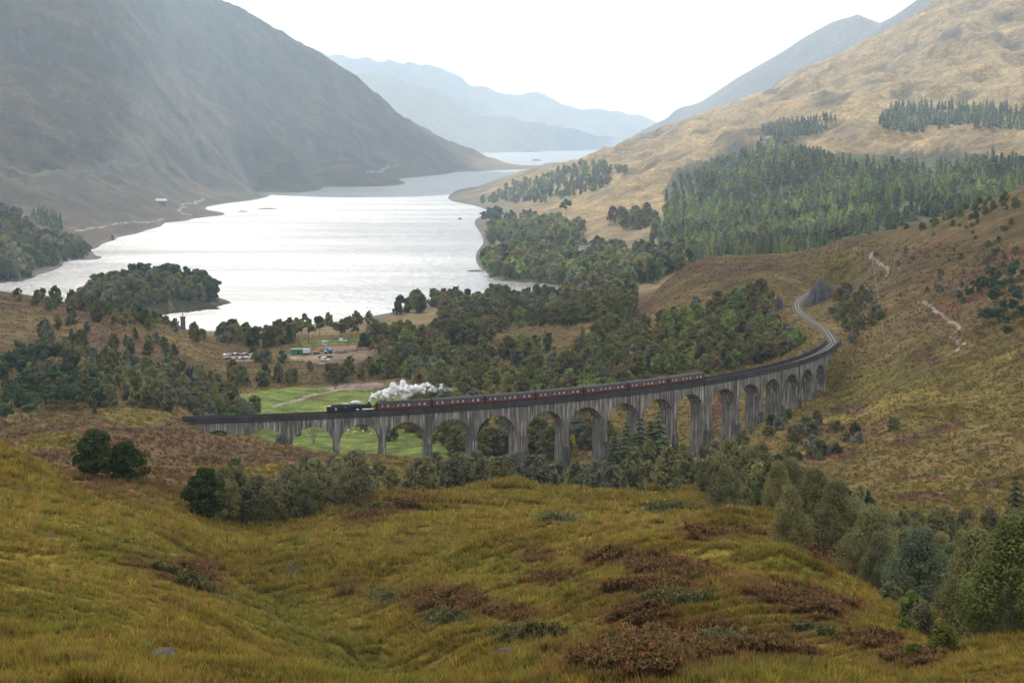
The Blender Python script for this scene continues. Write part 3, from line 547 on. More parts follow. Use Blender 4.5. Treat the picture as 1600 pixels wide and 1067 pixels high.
def sweep(name, P, prof, mt, parent):                         # prof in (side, up)
    P = np.array(P); d = np.gradient(P[:, :2], axis=0); d /= np.linalg.norm(d, axis=1)[:, None]; side = np.stack([d[:, 1], -d[:, 0]], 1); k = len(prof); vs = []
    for p, s in zip(P, side):
        for a, b in prof: vs.append((p[0] + s[0] * a, p[1] + s[1] * a, p[2] + b))
    q = [(i * k + j, i * k + (j + 1) % k, (i + 1) * k + (j + 1) % k, (i + 1) * k + j) for i in range(len(P) - 1) for j in range(k)]
    me = bpy.data.meshes.new(name); me.from_pydata(vs, [], q + [tuple(range(k))[::-1], tuple(range((len(P) - 1) * k, len(P) * k))]); me.update(); return obj(name, me, mt, parent)
trk = empty('railway_track'); tag(trk, 'single railway track curving over the viaduct and up past the rock cutting', 'railway track')
BAL = mat('ballast', (.105, .075, .062), .95, noise=.6, scale=3, bump=.6); RAIL = mat('rail_steel', (.42, .37, .34), .28, metal=.85, spec=.5); SLP = mat('sleeper', (.11, .095, .085), .9)
sweep('ballast_bed', rail_path(0), [(-2.6, -.7), (-1.7, -.22), (1.7, -.22), (2.6, -.7)], BAL, trk)
for o_ in (-.75, .75): sweep('rail', rail_path(o_), [(-.07, -.18), (-.07, 0), (.07, 0), (.07, -.18)], RAIL, trk)
mbs = MB(); Pp = np.array(rail_path(0)); sd = np.r_[0, np.cumsum(np.linalg.norm(np.diff(Pp[:, :2], axis=0), axis=1))]
for s in np.arange(1, sd[-1] - 1, .75):
    c = [np.interp(s, sd, Pp[:, j]) for j in range(3)]; e = np.array([np.interp(s + .3, sd, Pp[:, j]) - c[j] for j in range(2)]); e /= np.linalg.norm(e) or 1; n_ = np.array((e[1], -e[0]))
    a = [mbs.bm.verts.new((c[0] + n_[0] * p + e[0] * q, c[1] + n_[1] * p + e[1] * q, c[2] - .17)) for p, q in ((-1.3, -.13), (1.3, -.13), (1.3, .13), (-1.3, .13))]; mbs.bm.faces.new(a)
tag(mbs.build('sleepers', SLP, trk), kind='stuff')

# ------------------------------------------------------------------ the train
BLK = mat('loco_black', (.006, .006, .007), .38, spec=.4); BLKR = mat('loco_underframe', (.010, .009, .009), .7); MAR = mat('maroon_paint', (.085, .012, .016), .34, noise=.15, scale=.6, spec=.45)
ROOF = mat('coach_roof', (.055, .055, .056), .75, noise=.3, scale=1.2); GLS = mat('coach_glass', (.10, .11, .12), .08, spec=.8); CRM = mat('blind', (.55, .5, .42), .7); COAL = mat('coal', (.012, .012, .012), .8, noise=.5, scale=5); GOLDP = mat('gilt', (.5, .33, .08), .4)
RED = mat('buffer_red', (.28, .02, .015), .5); STL = mat('motion_steel', (.3, .3, .3), .35, metal=.9); SMOKEB = mat('smokebox', (.018, .018, .019), .75)
def s_at_px(px, l=0., dz=0.):
    S = np.linspace(-20, A_END, 4000); x, y = vpos(S, l); p, _ = pix(x, y, vrail(S) + dz); return float(np.interp(px, p, S))
def seat(root, s):                                            # stand a vehicle on the rails, its own x along the track
    x, y = vpos(s); root.location = (float(x), float(y), float(vrail(s))); root.rotation_euler = (0, -math.atan(VG), VT0 + s / VR)
def wheel(parent, x, r, side, name='wheel', m=BLKR):
    y = side * .72; wv = obj(name, MB().cyl((0, -.06 * side, 0), (0, .06 * side, 0), r, n=20).cyl((0, .06 * side, 0), (0, .09 * side, 0), r * .25, n=10).mesh(name), m, parent, (x, y, r)); return wv
def coach():
    c = empty('railway_coach'); Lh = 9.75; hw = 1.40
    body = [(-hw, .95), (-hw - .03, 1.6), (-hw, 2.75), (-hw + .1, 3.05), (hw - .1, 3.05), (hw, 2.75), (hw + .03, 1.6), (hw, .95)]
    MB().prism_x(body, -Lh, Lh).build('body', MAR, c)
    roof = [(-hw - .02, 2.98)] + [(math.cos(a) * (hw + .02), 3.02 + math.sin(a) * .78) for a in np.linspace(math.pi, 0, 11)] + [(hw + .02, 2.98)]
    rf = MB().prism_x(roof, -Lh - .05, Lh + .05).build('roof', ROOF, c)
    for k in range(7): MB().box(-8 + k * 2.6, -7.7 + k * 2.6, -.2, .2, 3.78, 3.92, .05, .05).build('roof_ventilator', ROOF, rf)
    for sd_ in (-1, 1):
        for k in range(9):
            x = -7.7 + k * 1.925; y0, y1 = (sd_ * (hw + .035), sd_ * (hw - .1))
            wn = MB().box(x - .62, x + .62, min(y0, y1), max(y0, y1), 1.95, 2.72).build('window', GLS, c)
            if (k * 7 + (sd_ > 0) * 3) % 4 != 2: MB().box(x - .58, x - .2 + .12 * (k % 3), *sorted((sd_ * (hw + .04), sd_ * (hw + .052))), 2.0, 2.66).build('curtain', CRM, wn)
        for x in (-9.1, 9.1): MB().box(x - .32, x + .32, *sorted((sd_ * (hw + .005), sd_ * (hw + .045))), 1.05, 2.85).build('door', MAR, c)
        MB().box(-Lh + .05, Lh - .05, *sorted((sd_ * (hw + .03), sd_ * (hw + .05))), 1.78, 1.83).build('lining', GOLDP, c)
    for e in (-1, 1): MB().box(*sorted((e * (Lh + .06), e * (Lh + .38))), -.55, .55, 1.15, 3.25).build('gangway', BLKR, c)
    MB().box(-Lh + .2, Lh - .2, -1.1, 1.1, .72, .94).box(-2.2, 1.8, -1.15, 1.15, .35, .71).build('underframe', BLKR, c)
    for e in (-1, 1):
        bg_ = MB().box(e * 7.1 - 1.7, e * 7.1 + 1.7, -1.05, -.85, .35, .75).box(e * 7.1 - 1.7, e * 7.1 + 1.7, .85, 1.05, .35, .75).box(e * 7.1 - .3, e * 7.1 + .3, -.84, .84, .4, .7).build('bogie', BLKR, c)
        for dx in (-1.3, 1.3):
            for sd_ in (-1, 1): wheel(bg_, e * 7.1 + dx, .46, sd_)
    return c
cpx = [(588, 674.5), (675.5, 755), (756.5, 833.5), (834.5, 908.5), (909.5, 976.5), (977.5, 1042), (1043, 1097)]
ordn = ['first maroon coach, right behind the steam locomotive', 'second maroon coach behind the locomotive, under the thin end of the steam', 'third maroon coach of the train, counted from the locomotive', 'fourth maroon coach, the middle one of the seven', 'fifth maroon coach of the train, counted from the locomotive', 'sixth maroon coach, next to last in the train', 'last maroon coach, at the tail of the train with empty track behind']
s_prev = s_at_px(588.5, 0, 2) + 9.9; c0 = coach(); pitch = (s_at_px(1097, 0, 2) - s_at_px(588, 0, 2)) / 7
for i in range(7):
    c = c0 if i == 0 else copy_tree(c0); k = pitch / 20.3
    tag(c, ordn[i], 'railway coach', 'maroon coaches of the steam train'); seat(c, s_at_px(588, 0, 2) + pitch * (i + .5)); c.scale = (k, 1.08, 1.08)
# locomotive: chimney end towards the coaches (+x), cab and tender to the left
ls0, ls1 = s_at_px(510, 0, 2), s_at_px(583, 0, 2); LL = ls1 - ls0; TL = LL * .37
lo = empty('steam_locomotive'); tag(lo, 'black steam locomotive with a long boiler, its chimney end coupled to the maroon coaches', 'locomotive'); EL = LL - TL; h_ = EL / 2
MB().cyl((-h_ + 3.6, 0, 2.62), (h_ - 2.4, 0, 2.55), .88, .76, 24).build('boiler', BLK, lo, smooth=False)
MB().cyl((h_ - 2.38, 0, 2.55), (h_ - .75, 0, 2.55), .80, .80, 24).cyl((h_ - .74, 0, 2.55), (h_ - .6, 0, 2.55), .7, .55, 24).build('smokebox', SMOKEB, lo)
ch = MB().cyl((h_ - 1.6, 0, 3.25), (h_ - 1.6, 0, 3.95), .30, .26, 16).cyl((h_ - 1.6, 0, 3.95), (h_ - 1.6, 0, 4.05), .34, .34, 16).build('chimney', SMOKEB, lo)
MB().cyl((-h_ + 6.2, 0, 3.3), (-h_ + 6.2, 0, 3.72), .36, .30, 16).cyl((-h_ + 6.2, 0, 3.72), (-h_ + 6.2, 0, 3.85), .30, .10, 16).build('dome', BLK, lo)
fbx = [(-.95, 1.6), (-1.0, 2.7)] + [(math.cos(a) * .95, 2.75 + math.sin(a) * .8) for a in np.linspace(math.pi, 0, 9)] + [(1.0, 2.7), (.95, 1.6)]
MB().prism_x(fbx, -h_ + 1.7, -h_ + 3.6).build('firebox', BLK, lo)
cb = [(-1.3, 1.45), (-1.3, 3.1)] + [(math.cos(a) * 1.34, 3.12 + math.sin(a) * .62) for a in np.linspace(math.pi, 0, 9)] + [(1.3, 3.1), (1.3, 1.45)]
cab = MB().prism_x(cb, -h_ - .35, -h_ + 1.68).build('cab', BLK, lo)
for sd_ in (-1, 1): MB().box(-h_ + .2, -h_ + 1.2, *sorted((sd_ * 1.305, sd_ * 1.33)), 2.45, 3.0).build('cab_window', GLS, cab)
MB().box(-h_ - .3, h_ - .15, -1.3, 1.3, 1.34, 1.44).build('running_plate', BLK, lo); MB().box(h_ - .15, h_ + .02, -1.25, 1.25, .85, 1.4).build('buffer_beam', RED, lo)
for sd_ in (-1, 1):
    MB().cyl((h_, sd_ * .87, 1.08), (h_ + .5, sd_ * .87, 1.08), .12, .2, 10).build('buffer', BLKR, lo)
    MB().cyl((h_ - 2.9, sd_ * 1.12, .95), (h_ - 1.7, sd_ * 1.12, .95), .32, .32, 14).build('cylinder', BLK, lo)
    for k, dx in enumerate((1.5, 3.6, 5.7)): wheel(lo, -h_ + dx + .5, .88, sd_, 'driving_wheel')
    for dx in (h_ - 3.3, h_ - 1.3): wheel(lo, dx, .46, sd_, 'leading_wheel')
    MB().box(-h_ + 2.0, -h_ + 6.3, *sorted((sd_ * .86, sd_ * .92)), .70, .86).box(-h_ + 4.1, h_ - 2.7, *sorted((sd_ * .95, sd_ * 1.0)), .82, .95).build('coupling_rod', STL, lo)
MB().box(-h_, h_ - .4, -.55, .55, .75, 1.33).build('frame', BLKR, lo)
td = empty('locomotive_tender'); tag(td, 'black tender with a round gilt emblem, leading end of the train on the left', 'tender'); th = TL / 2 - .2
MB().prism_x([(-1.3, 1.25), (-1.3, 2.75), (-1.12, 3.05), (1.12, 3.05), (1.3, 2.75), (1.3, 1.25)], -th, th).build('tank', BLK, td); MB().box(-th + 1.6, th - .1, -.95, .95, 3.06, 3.45, .3, .25).build('coal_load', COAL, td)
MB().box(-th - .15, th, -1.25, 1.25, 1.0, 1.24).box(-th, th, -.95, -.8, .45, 1.0).box(-th, th, .8, .95, .45, 1.0).build('frame', BLKR, td)
for sd_ in (-1, 1):
    for dx in (-2.1, 0, 2.1): wheel(td, dx, .62, sd_)
    em = MB().cyl((.3, sd_ * 1.301, 2.1), (.3, sd_ * 1.32, 2.1), .42, n=20).build('emblem', GOLDP, td); MB().cyl((.3, sd_ * 1.321, 2.1), (.3, sd_ * 1.33, 2.1), .24, n=16).build('emblem_crest', CRM, em)
    MB().cyl((-th - .15, sd_ * .87, 1.08), (-th - .6, sd_ * .87, 1.08), .12, .2, 10).build('buffer', BLKR, td)
seat(td, ls0 + TL / 2); seat(lo, ls0 + TL + EL / 2)
for o_ in (lo, td): o_.scale = (1, 1.08, 1.10)
# steam: a closed lumpy body filled with a patchy white volume
def steam_mat(name, x0, x1, sc):
    """white puffs: soft scattering surface, torn into shreds towards the tail (x0..x1)"""
    m = bpy.data.materials.new(name); m.use_nodes = True; t = m.node_tree; t.nodes.clear(); n = t.nodes.new; l = t.links.new
    o = n('ShaderNodeOutputMaterial'); d = n('ShaderNodeBsdfDiffuse'); tr = n('ShaderNodeBsdfTranslucent'); mx = n('ShaderNodeMixShader'); mx.inputs[0].default_value = .1
    for q in (d, tr): q.inputs[0].default_value = (.985, .985, .985, 1)
    l(d.outputs[0], mx.inputs[1]); l(tr.outputs[0], mx.inputs[2]); tcn = n('ShaderNodeTexCoord'); a = n('ShaderNodeTexNoise'); a.inputs['Scale'].default_value = sc; a.inputs['Detail'].default_value = 6; l(tcn.outputs['Object'], a.inputs[0])
    sx = n('ShaderNodeSeparateXYZ'); l(tcn.outputs['Object'], sx.inputs[0]); thn = n('ShaderNodeMapRange'); thn.inputs[1].default_value = x0; thn.inputs[2].default_value = x1; thn.inputs[3].default_value = -.12; thn.inputs[4].default_value = .30; l(sx.outputs[0], thn.inputs[0])
    lw = n('ShaderNodeLayerWeight'); lw.inputs[0].default_value = .28
    ad = n('ShaderNodeMath'); ad.operation = 'ADD'; l(a.outputs[0], ad.inputs[0]); l(thn.outputs[0], ad.inputs[1])
    mr = n('ShaderNodeMapRange'); mr.inputs[1].default_value = .52; mr.inputs[2].default_value = .74; l(ad.outputs[0], mr.inputs[0])
    tp = n('ShaderNodeBsdfTransparent'); m2 = n('ShaderNodeMixShader'); l(mr.outputs[0], m2.inputs[0]); l(mx.outputs[0], m2.inputs[1]); l(tp.outputs[0], m2.inputs[2]); l(m2.outputs[0], o.inputs[0]); return m
def puffs(name, balls, mt, loc, rz, seed):
    bm = bmesh.new()
    mb_ = bpy.data.metaballs.new(name); mb_.resolution = .3; mb_.threshold = .35
    for x, y, z, r in balls:
        e = mb_.elements.new(); e.co = (x, y, z); e.radius = r * 1.5
    tmp = bpy.data.objects.new(name + '_tmp', mb_); COL.objects.link(tmp); bpy.context.view_layer.update(); dg = bpy.context.evaluated_depsgraph_get()
    me = bpy.data.meshes.new_from_object(tmp.evaluated_get(dg)); bpy.data.objects.remove(tmp); bpy.data.metaballs.remove(mb_); bm.free()
    co = np.empty(len(me.vertices) * 3); me.vertices.foreach_get('co', co); co = co.reshape(-1, 3); no = np.empty(len(co) * 3); me.vertices.foreach_get('normal', no); no = no.reshape(-1, 3)
    co += no * (.38 * fbm(co[:, 0] * 1.3 + co[:, 1], co[:, 2] * 1.3 + co[:, 1] * .5, 4, seed))[:, None]; me.vertices.foreach_set('co', co.ravel().astype(np.float32)); me.update()
    me.name = name; me.materials.clear(); o = obj(name, me, mt, loc=loc); o.rotation_euler.z = rz; return o
sc_ = s_at_px(577, 0, 4); x, y = vpos(sc_); r2 = np.random.default_rng(5); balls = [(0, 0, .3, .45), (.5, 0, 1.0, .55), (.9, 0, 1.7, .7)]
for k in range(80):
    t_ = r2.random(); X = .8 + 20.5 * t_; env = (.45 + .75 * min(1, t_ * 3)) * (1 - .3 * max(0, t_ - .85) * 6); zc = 2.0 + 1.5 * min(1, t_ * 3) + 1.3 * t_
    balls.append((X, r2.normal() * .7 - .2, zc + r2.normal() * .85 * env, (.4 + .75 * r2.random()) * env))
for k in range(24): t_ = r2.random(); balls.append((21.0 + 9.5 * t_, r2.normal() * .6, 4.3 - .6 * t_ + r2.normal() * .9, .35 + .45 * r2.random() * (1 - .5 * t_)))
tag(puffs('steam_plume', balls, steam_mat('steam', 15, 30, .8), (float(x), float(y), float(vrail(sc_)) + 4.2), VT0 + sc_ / VR, 5), 'white billowing steam trailing from the locomotive chimney over the first coaches', 'steam')
plume = bpy.data.objects['steam_plume']; vm_ = bpy.data.materials.new('steam_veil'); vm_.use_nodes = True; t = vm_.node_tree; t.nodes.clear(); o_ = t.nodes.new('ShaderNodeOutputMaterial'); pv = t.nodes.new('ShaderNodeVolumePrincipled'); pv.inputs['Color'].default_value = (1, 1, 1, 1); pv.inputs['Density'].default_value = .07; t.links.new(pv.outputs[0], o_.inputs['Volume'])
vl = puffs('veil', [(a_ + .4, b_, c_ + .1, d_ * 1.3 + .25) for a_, b_, c_, d_ in balls], vm_, (0, 0, 0), 0, 15); vl.parent = plume
sb_ = s_at_px(556, 0, 4); x, y = vpos(sb_)
tag(puffs('steam_wisp', [(-1.6, 0, .1, .5), (-.8, .1, .3, .55), (0, 0, .25, .6), (.9, 0, .2, .5), (1.7, .1, 0, .45), (2.6, 0, -.1, .35)], steam_mat('steam_thin', -2, 5, 1.4), (float(x), float(y) - .2, float(vrail(sb_)) + 4.1), VT0 + sb_ / VR, 9), 'small white steam wisp leaking along the top of the black boiler', 'steam')

# ------------------------------------------------------------------ trees: prototypes made of many leaf-sized faces
def leaf_mat(name, attr):
    m = bpy.data.materials.new(name); m.use_nodes = True; t = m.node_tree; t.nodes.clear(); n = t.nodes.new; l = t.links.new
    o = n('ShaderNodeOutputMaterial'); d = n('ShaderNodeBsdfDiffuse'); tr = n('ShaderNodeBsdfTranslucent'); mx = n('ShaderNodeMixShader'); mx.inputs[0].default_value = .42
    if attr: c = n('ShaderNodeAttribute'); c.attribute_name = 'col'; src = c.outputs['Color']
    else: c = n('ShaderNodeObjectInfo'); src = c.outputs['Color']
    tn = n('ShaderNodeAttribute'); tn.attribute_name = 'tint'; vm = n('ShaderNodeVectorMath'); vm.operation = 'SCALE'; l(src, vm.inputs[0]); l(tn.outputs['Fac'], vm.inputs['Scale'])
    l(vm.outputs[0], d.inputs[0]); l(vm.outputs[0], tr.inputs[0]); l(d.outputs[0], mx.inputs[1]); l(tr.outputs[0], mx.inputs[2]); l(mx.outputs[0], o.inputs[0]); return m
LEAFK = 2.6
LEAF = leaf_mat('leaves', False); LEAFS = leaf_mat('leaves_mass', True)
BARK = mat('bark', (.075, .065, .055), .9, noise=.5, scale=6); BARKB = mat('birch_bark', (.16, .15, .135), .85, noise=.6, scale=4); BARKP = mat('pine_bark', (.11, .06, .04), .9, noise=.4, scale=4)
def quads_at(P, Nn, size, r, asp=1.0, droop=None):
    k = len(P); a = r.normal(size=(k, 3)); 
    if droop is not None: a = droop + .35 * a
    a -= (a * Nn).sum(1)[:, None] * Nn; a /= np.linalg.norm(a, axis=1)[:, None] + 1e-9; b = np.cross(Nn, a); s = (size * (.6 + .8 * r.random(k)))[:, None]
    v = np.stack([P - a * s * asp - b * s * .5, P + a * s * asp * .2 - b * s, P + a * s * asp, P + a * s * asp * .1 + b * s], 1) * 1.0
    return v.reshape(-1, 3)
def unit(r, k): v = r.normal(size=(k, 3)); return v / np.linalg.norm(v, axis=1)[:, None]
def crown_round(seed, H, Rr, base, nclump, nleaf, lsize, kind='birch'):
    """returns leaf vertices and per-leaf tint of an uneven crown made of clumps"""
    r = np.random.default_rng(seed); V = []; T = []; ph = r.random(3) * 6.28
    for k in range(nclump):
        t = (k + r.random()) / nclump; z = base + (H - base) * (t ** .9)
        tt = (z - base) / (H - base); env = {'birch': (.55 + .45 * math.sin(math.pi * min(1, tt * 1.05 + .12))) * (1 - .75 * max(0, tt - .55) / .45 * .9), 'oak': max(.25, math.sin(math.pi * (tt * .8 + .17))), 'shrub': math.sqrt(max(.05, 1 - tt * tt * .95)), 'pine': .55 + .45 * math.sin(2.6 * tt + .3)}[kind]
        az = r.random() * 6.283; rad = Rr * env * math.sqrt(r.random() * .8 + .2) * (1 + .22 * math.sin(2 * az + ph[0]) + .14 * math.sin(3 * az + ph[1])) * .78
        c = np.array((rad * math.cos(az), rad * math.sin(az), z)); cr = Rr * (.20 + .2 * r.random()) * (.75 if tt > .8 else 1)
        ax = np.array((1, 1, .62)) if kind in ('oak', 'pine') else np.array((1, 1, .95))
        m = nleaf // nclump; d = unit(r, m); rr = r.random(m) ** .33; P = c + d * ax * cr * (.55 + .5 * rr)[:, None]; keep = P[:, 2] > base * .4; P = P[keep]; d = d[keep]
        Nn = d + .55 * unit(r, len(d)) + np.array((0, 0, .25)); Nn /= np.linalg.norm(Nn, axis=1)[:, None]
        dr_ = np.broadcast_to(np.array((0, 0, -1.0)), P.shape) if kind == 'birch' else None
        V.append(quads_at(P, Nn, lsize, r, 1.25, dr_)); T.append((.66 + .46 * r.random()) * (.90 + .2 * r.random(len(P))))
    return np.concatenate(V), np.concatenate(T)
def crown_spruce(seed, H, Rr, nleaf, lsize, step=.85):
    r = np.random.default_rng(seed); nw = int(H / step); V = []; T = []
    for w_ in range(nw):
        t = w_ / nw; z = H * (.07 + .93 * t); R0 = Rr * (1 - t) ** .85 * (.8 + .4 * r.random()) + .12; nb = max(5, int(11 * (1 - t) + 4)) if step < 1 else 6; a0 = r.random() * 6.28
        per = max(2, int(nleaf / nw / nb * (1.7 * (1 - t) + .3)))
        for b_ in range(nb):
            az = a0 + 6.283 * b_ / nb + r.normal() * .18; Lb = R0 * (.75 + .4 * r.random()); s = (np.arange(per) + r.random(per)) / per
            d = np.array((math.cos(az), math.sin(az), 0)); P = d * (s * Lb)[:, None] + np.array((0, 0, z)) + np.c_[np.zeros(per), np.zeros(per), -.32 * Lb * s ** 1.3 + .05 * r.normal(size=per)]
            Nn = np.array((0, 0, 1.0)) + .45 * d + .4 * unit(r, per); Nn /= np.linalg.norm(Nn, axis=1)[:, None]
            V.append(quads_at(P, Nn, lsize * (1.15 - .5 * t), r, 1.5, np.broadcast_to(d + np.array((0, 0, -.45)), P.shape))); T.append((.55 + .35 * s + .2 * r.random()) * (.85 + .3 * r.random(per)))
    return np.concatenate(V), np.concatenate(T)
def crown_pine(seed, H, Rr, nleaf, lsize): return crown_round(seed, H, Rr, H * .5, 16, nleaf, lsize, 'pine')
def trunk_mesh(seed, H, r0, top, kind):
    r = np.random.default_rng(seed); m = MB(); p = Vector((0, 0, -.6)); segs = 4; pts_ = [p]
    for k in range(segs): p = p + Vector((r.normal() * .03 * H / segs * 2, r.normal() * .03 * H / segs * 2, (H * top + .6) / segs)); pts_.append(p)
    for k in range(segs): m.cyl(pts_[k], pts_[k + 1], r0 * (1 - .85 * k / segs), r0 * (1 - .85 * (k + 1) / segs), 7, False)
    if kind != 'spruce':
        for k in range(6):
            f = .35 + .1 * k; b = pts_[1].lerp(pts_[-1], min(f, .98)); az = k * 2.4 + r.random(); ln = H * .26 * (1.1 - f * .5)
            e = b + Vector((math.cos(az) * ln * .8, math.sin(az) * ln * .8, ln * .75)); m.cyl(b, e, r0 * .34, r0 * .08, 5, False)
        if kind == 'birch':
            for k in range(2): az = 1 + 2.2 * k; m.cyl((0, 0, -.5), (math.cos(az) * H * .13, math.sin(az) * H * .13, H * .55), r0 * .7, r0 * .15, 6, False)
    return m.mesh('trunk', smooth=True)
def crown_mesh(VT):
    V_, T_ = VT; return mesh_np('crown', V_, np.arange(len(V_)).reshape(-1, 4), face_attr={'tint': T_})
# unit-height prototypes (H = 10), scaled when planted
PROTO = {}; LOWP = {}
def proto(kind, lod, i, VT, tr, bark):
    PROTO.setdefault((kind, lod), []).append((crown_mesh(VT), tr, bark))
for i in range(5):
    tr = trunk_mesh(i, 10, .17, .82, 'birch'); proto('birch', 'near', i, crown_round(10 + i, 10, 3.6 + .25 * (i % 3), .5 + .35 * (i % 2), 64, 6500, .17, 'birch'), tr, BARKB)
    if i < 3: proto('birch', 'close', i, crown_round(15 + i, 10, 3.7 + .25 * i, .4, 130, 21000, .088, 'birch'), tr, BARKB)
    proto('birch', 'mid', i, crown_round(30 + i, 10, 3.7 + .25 * (i % 3), .5, 46, 2000, .33, 'birch'), tr, BARKB)
    proto('birch', 'far', i, crown_round(50 + i, 10, 3.5 + .3 * (i % 3), .6, 34, 1200, .38, 'birch'), tr, BARKB)
    tr = trunk_mesh(20 + i, 10, .27, .75, 'oak'); proto('broadleaf', 'mid', i, crown_round(70 + i, 10, 4.9 + .4 * (i % 3), 1.1, 48, 2600, .34, 'oak'), tr, BARK)
    proto('broadleaf', 'far', i, crown_round(90 + i, 10, 4.3 + .5 * (i % 3), .9, 38, 1500, .42, 'oak'), tr, BARK)
for i in range(4):
    tr = trunk_mesh(40 + i, 10, .16, .96, 'spruce'); proto('spruce', 'mid', i, crown_spruce(110 + i, 10, 2.3 + .25 * i, 2200, .26), tr, BARK); proto('spruce', 'far', i, crown_spruce(120 + i, 10, 2.0 + .2 * i, 620, .42), tr, BARK)
    tr = trunk_mesh(50 + i, 10, .2, .85, 'pine'); proto('pine', 'far', i, crown_pine(130 + i, 10, 3.4 + .3 * i, 700, .5), tr, BARKP); PROTO.setdefault(('pine', 'mid'), []).append(PROTO[('pine', 'far')][-1])
    tr = trunk_mesh(60 + i, 10, .25, .5, 'oak'); proto('shrub', 'far', i, crown_round(140 + i, 10, 6.4, 0, 22, 560, .8, 'shrub'), tr, BARK); proto('shrub', 'mid', i, crown_round(150 + i, 10, 6.4, 0, 30, 1800, .45, 'shrub'), tr, BARK)
    LOWP.setdefault('birch', []).append(crown_round(160 + i, 10, 4.0, .5, 16, 112, 1.25, 'birch')); LOWP.setdefault('broadleaf', []).append(crown_round(170 + i, 10, 4.8, .6, 18, 108, 1.4, 'oak'))
    LOWP.setdefault('spruce', []).append(crown_spruce(180 + i, 10, 2.2, 80, 1.0, 1.25)); LOWP.setdefault('pine', []).append(crown_round(190 + i, 10, 3.6, 4.5, 12, 150, 1.0, 'pine')); LOWP.setdefault('shrub', []).append(crown_round(200 + i, 10, 6.2, 0, 12, 110, 1.5, 'shrub'))
CBIR = [(.104, .098, .044), (.092, .092, .046), (.112, .103, .042), (.095, .089, .048), (.085, .087, .042)]; CGRN = [(.068, .070, .024), (.082, .080, .026), (.060, .065, .026), (.072, .062, .027)]; CLIGHT = [(.085, .11, .03), (.10, .115, .035)]
CDARK = [(.025, .036, .011), (.032, .042, .013)]; CSPR = [(.046, .058, .032), (.058, .072, .036), (.070, .086, .036), (.050, .060, .038)]; CAUT = [(.098, .074, .031), (.105, .083, .03)]; CPIN = [(.032, .050, .026), (.040, .055, .028)]; CGREY = [(.075, .080, .055), (.085, .085, .06)]
CMIX = CGRN * 3 + CLIGHT + CAUT[:1] + CGREY; CSHORE = CGRN * 2 + CGREY + CAUT[:1] + CDARK
TREES = []                                                   # kind, x, y, z, h, colour, label, group
def plant(kind, x, y, h, col, label, group, z=None, wid=1.0): TREES.append((kind, float(x), float(y), float(ground_z(x, y) if z is None else z), float(h), tuple(col), label, group, wid))
trng = np.random.default_rng(11)
def wood(kind, region, n_, h0, h1, cols_, label, group, gap=.55, D=None, tries=30, wid=1.0):
    """region: a picture polygon of the ground seen there, or ('D', column0, column1, distance0, distance1)"""
    pts_ = []; got = 0; m = n_ * tries
    if region[0] == 'D':
        a0, a1, d0, d1 = region[1:]; px = trng.uniform(a0, a1, m); d = d0 + (d1 - d0) * trng.random(m); x = (px - 800) / F * d; y = d; ok = np.ones(m, bool)
    elif region[0] == 'L':                                   # a strip along points (column, distance) with a width in metres
        Ps = np.array(region[1], float); tt = trng.random(m) * (len(Ps) - 1); i = tt.astype(int); f = (tt - i)[:, None]; q = Ps[i] * (1 - f) + Ps[i + 1] * f; y = q[:, 1] + trng.normal(size=m) * region[2]; x = (q[:, 0] - 800) / F * q[:, 1] + trng.normal(size=m) * region[2] * .6; ok = np.ones(m, bool)
    else:
        P = np.array(region, float); px = trng.uniform(P[:, 0].min(), P[:, 0].max(), m); py = trng.uniform(P[:, 1].min(), P[:, 1].max(), m); ok = inpoly(px, py, region); px, py = px[ok], py[ok]; x, y, z, g = hit(px, py); ok = g
        if D: ok = ok & (y > D[0]) & (y < D[1])
    x, y = x[ok], y[ok]; acc = np.zeros((0, 2))
    z = ground_z(x, y)
    for xx, yy, zz in zip(x, y, z):
        if zz < .4: continue
        h = h0 + (h1 - h0) * trng.random(); r = gap * h
        if len(acc) and (((acc - (xx, yy)) ** 2).sum(1) < r * r).any(): continue
        if 1040 > yy > 870 or 1085 > xx * 0 + yy > 870:
            dv = abs(math.hypot(xx - VCX, yy - VCY) - (VR - 3.35))
            if dv < 5.5 + .25 * h and xx < VCX + 260: continue
        if 1050 < yy < 1480 and np.min(np.hypot(TRK[:, 0] - xx, TRK[:, 1] - yy)) < 9 + .35 * h: continue
        if any(ell(pp_[0], pp_[1], *q) < 1 for q in BARE for pp_ in [pix(xx, yy, zz)]): continue
        pn = float(vn(np.array([xx / 75.]), np.array([yy / 130.]), 99)[0]) if yy > 1900 else 0.
        if pn < -.62 and kind == 'spruce' and trng.random() < .8: continue
        acc = np.r_[acc, [(xx, yy)]]; cc = np.array(cols_[trng.integers(len(cols_))]) * trng.uniform(.82, 1.22) * (1 + .45 * pn)
        plant(kind, xx, yy, h * (1 + .25 * pn), cc, label, group, zz, wid * trng.uniform(.9, 1.12)); got += 1
        if got >= n_: break
BARE = [(855, 530, 88, 20), (287, 528, 9, 24), (1270, 465, 34, 34), (1250, 492, 20, 20), (520, 560, 90, 14), (1215, 255, 14, 7), (1455, 270, 12, 8), (1090, 330, 10, 6)]   # clearings
def one(kind, px, py, h, col, label, D=None, group=None, wid=1.0):
    if D: u, _ = ray(px, py); x, y = float(u) * D, D
    else: x, y, _, _ = (q[0] for q in hit(px, py))
    plant(kind, x, y, h, col, label, group, None, wid)
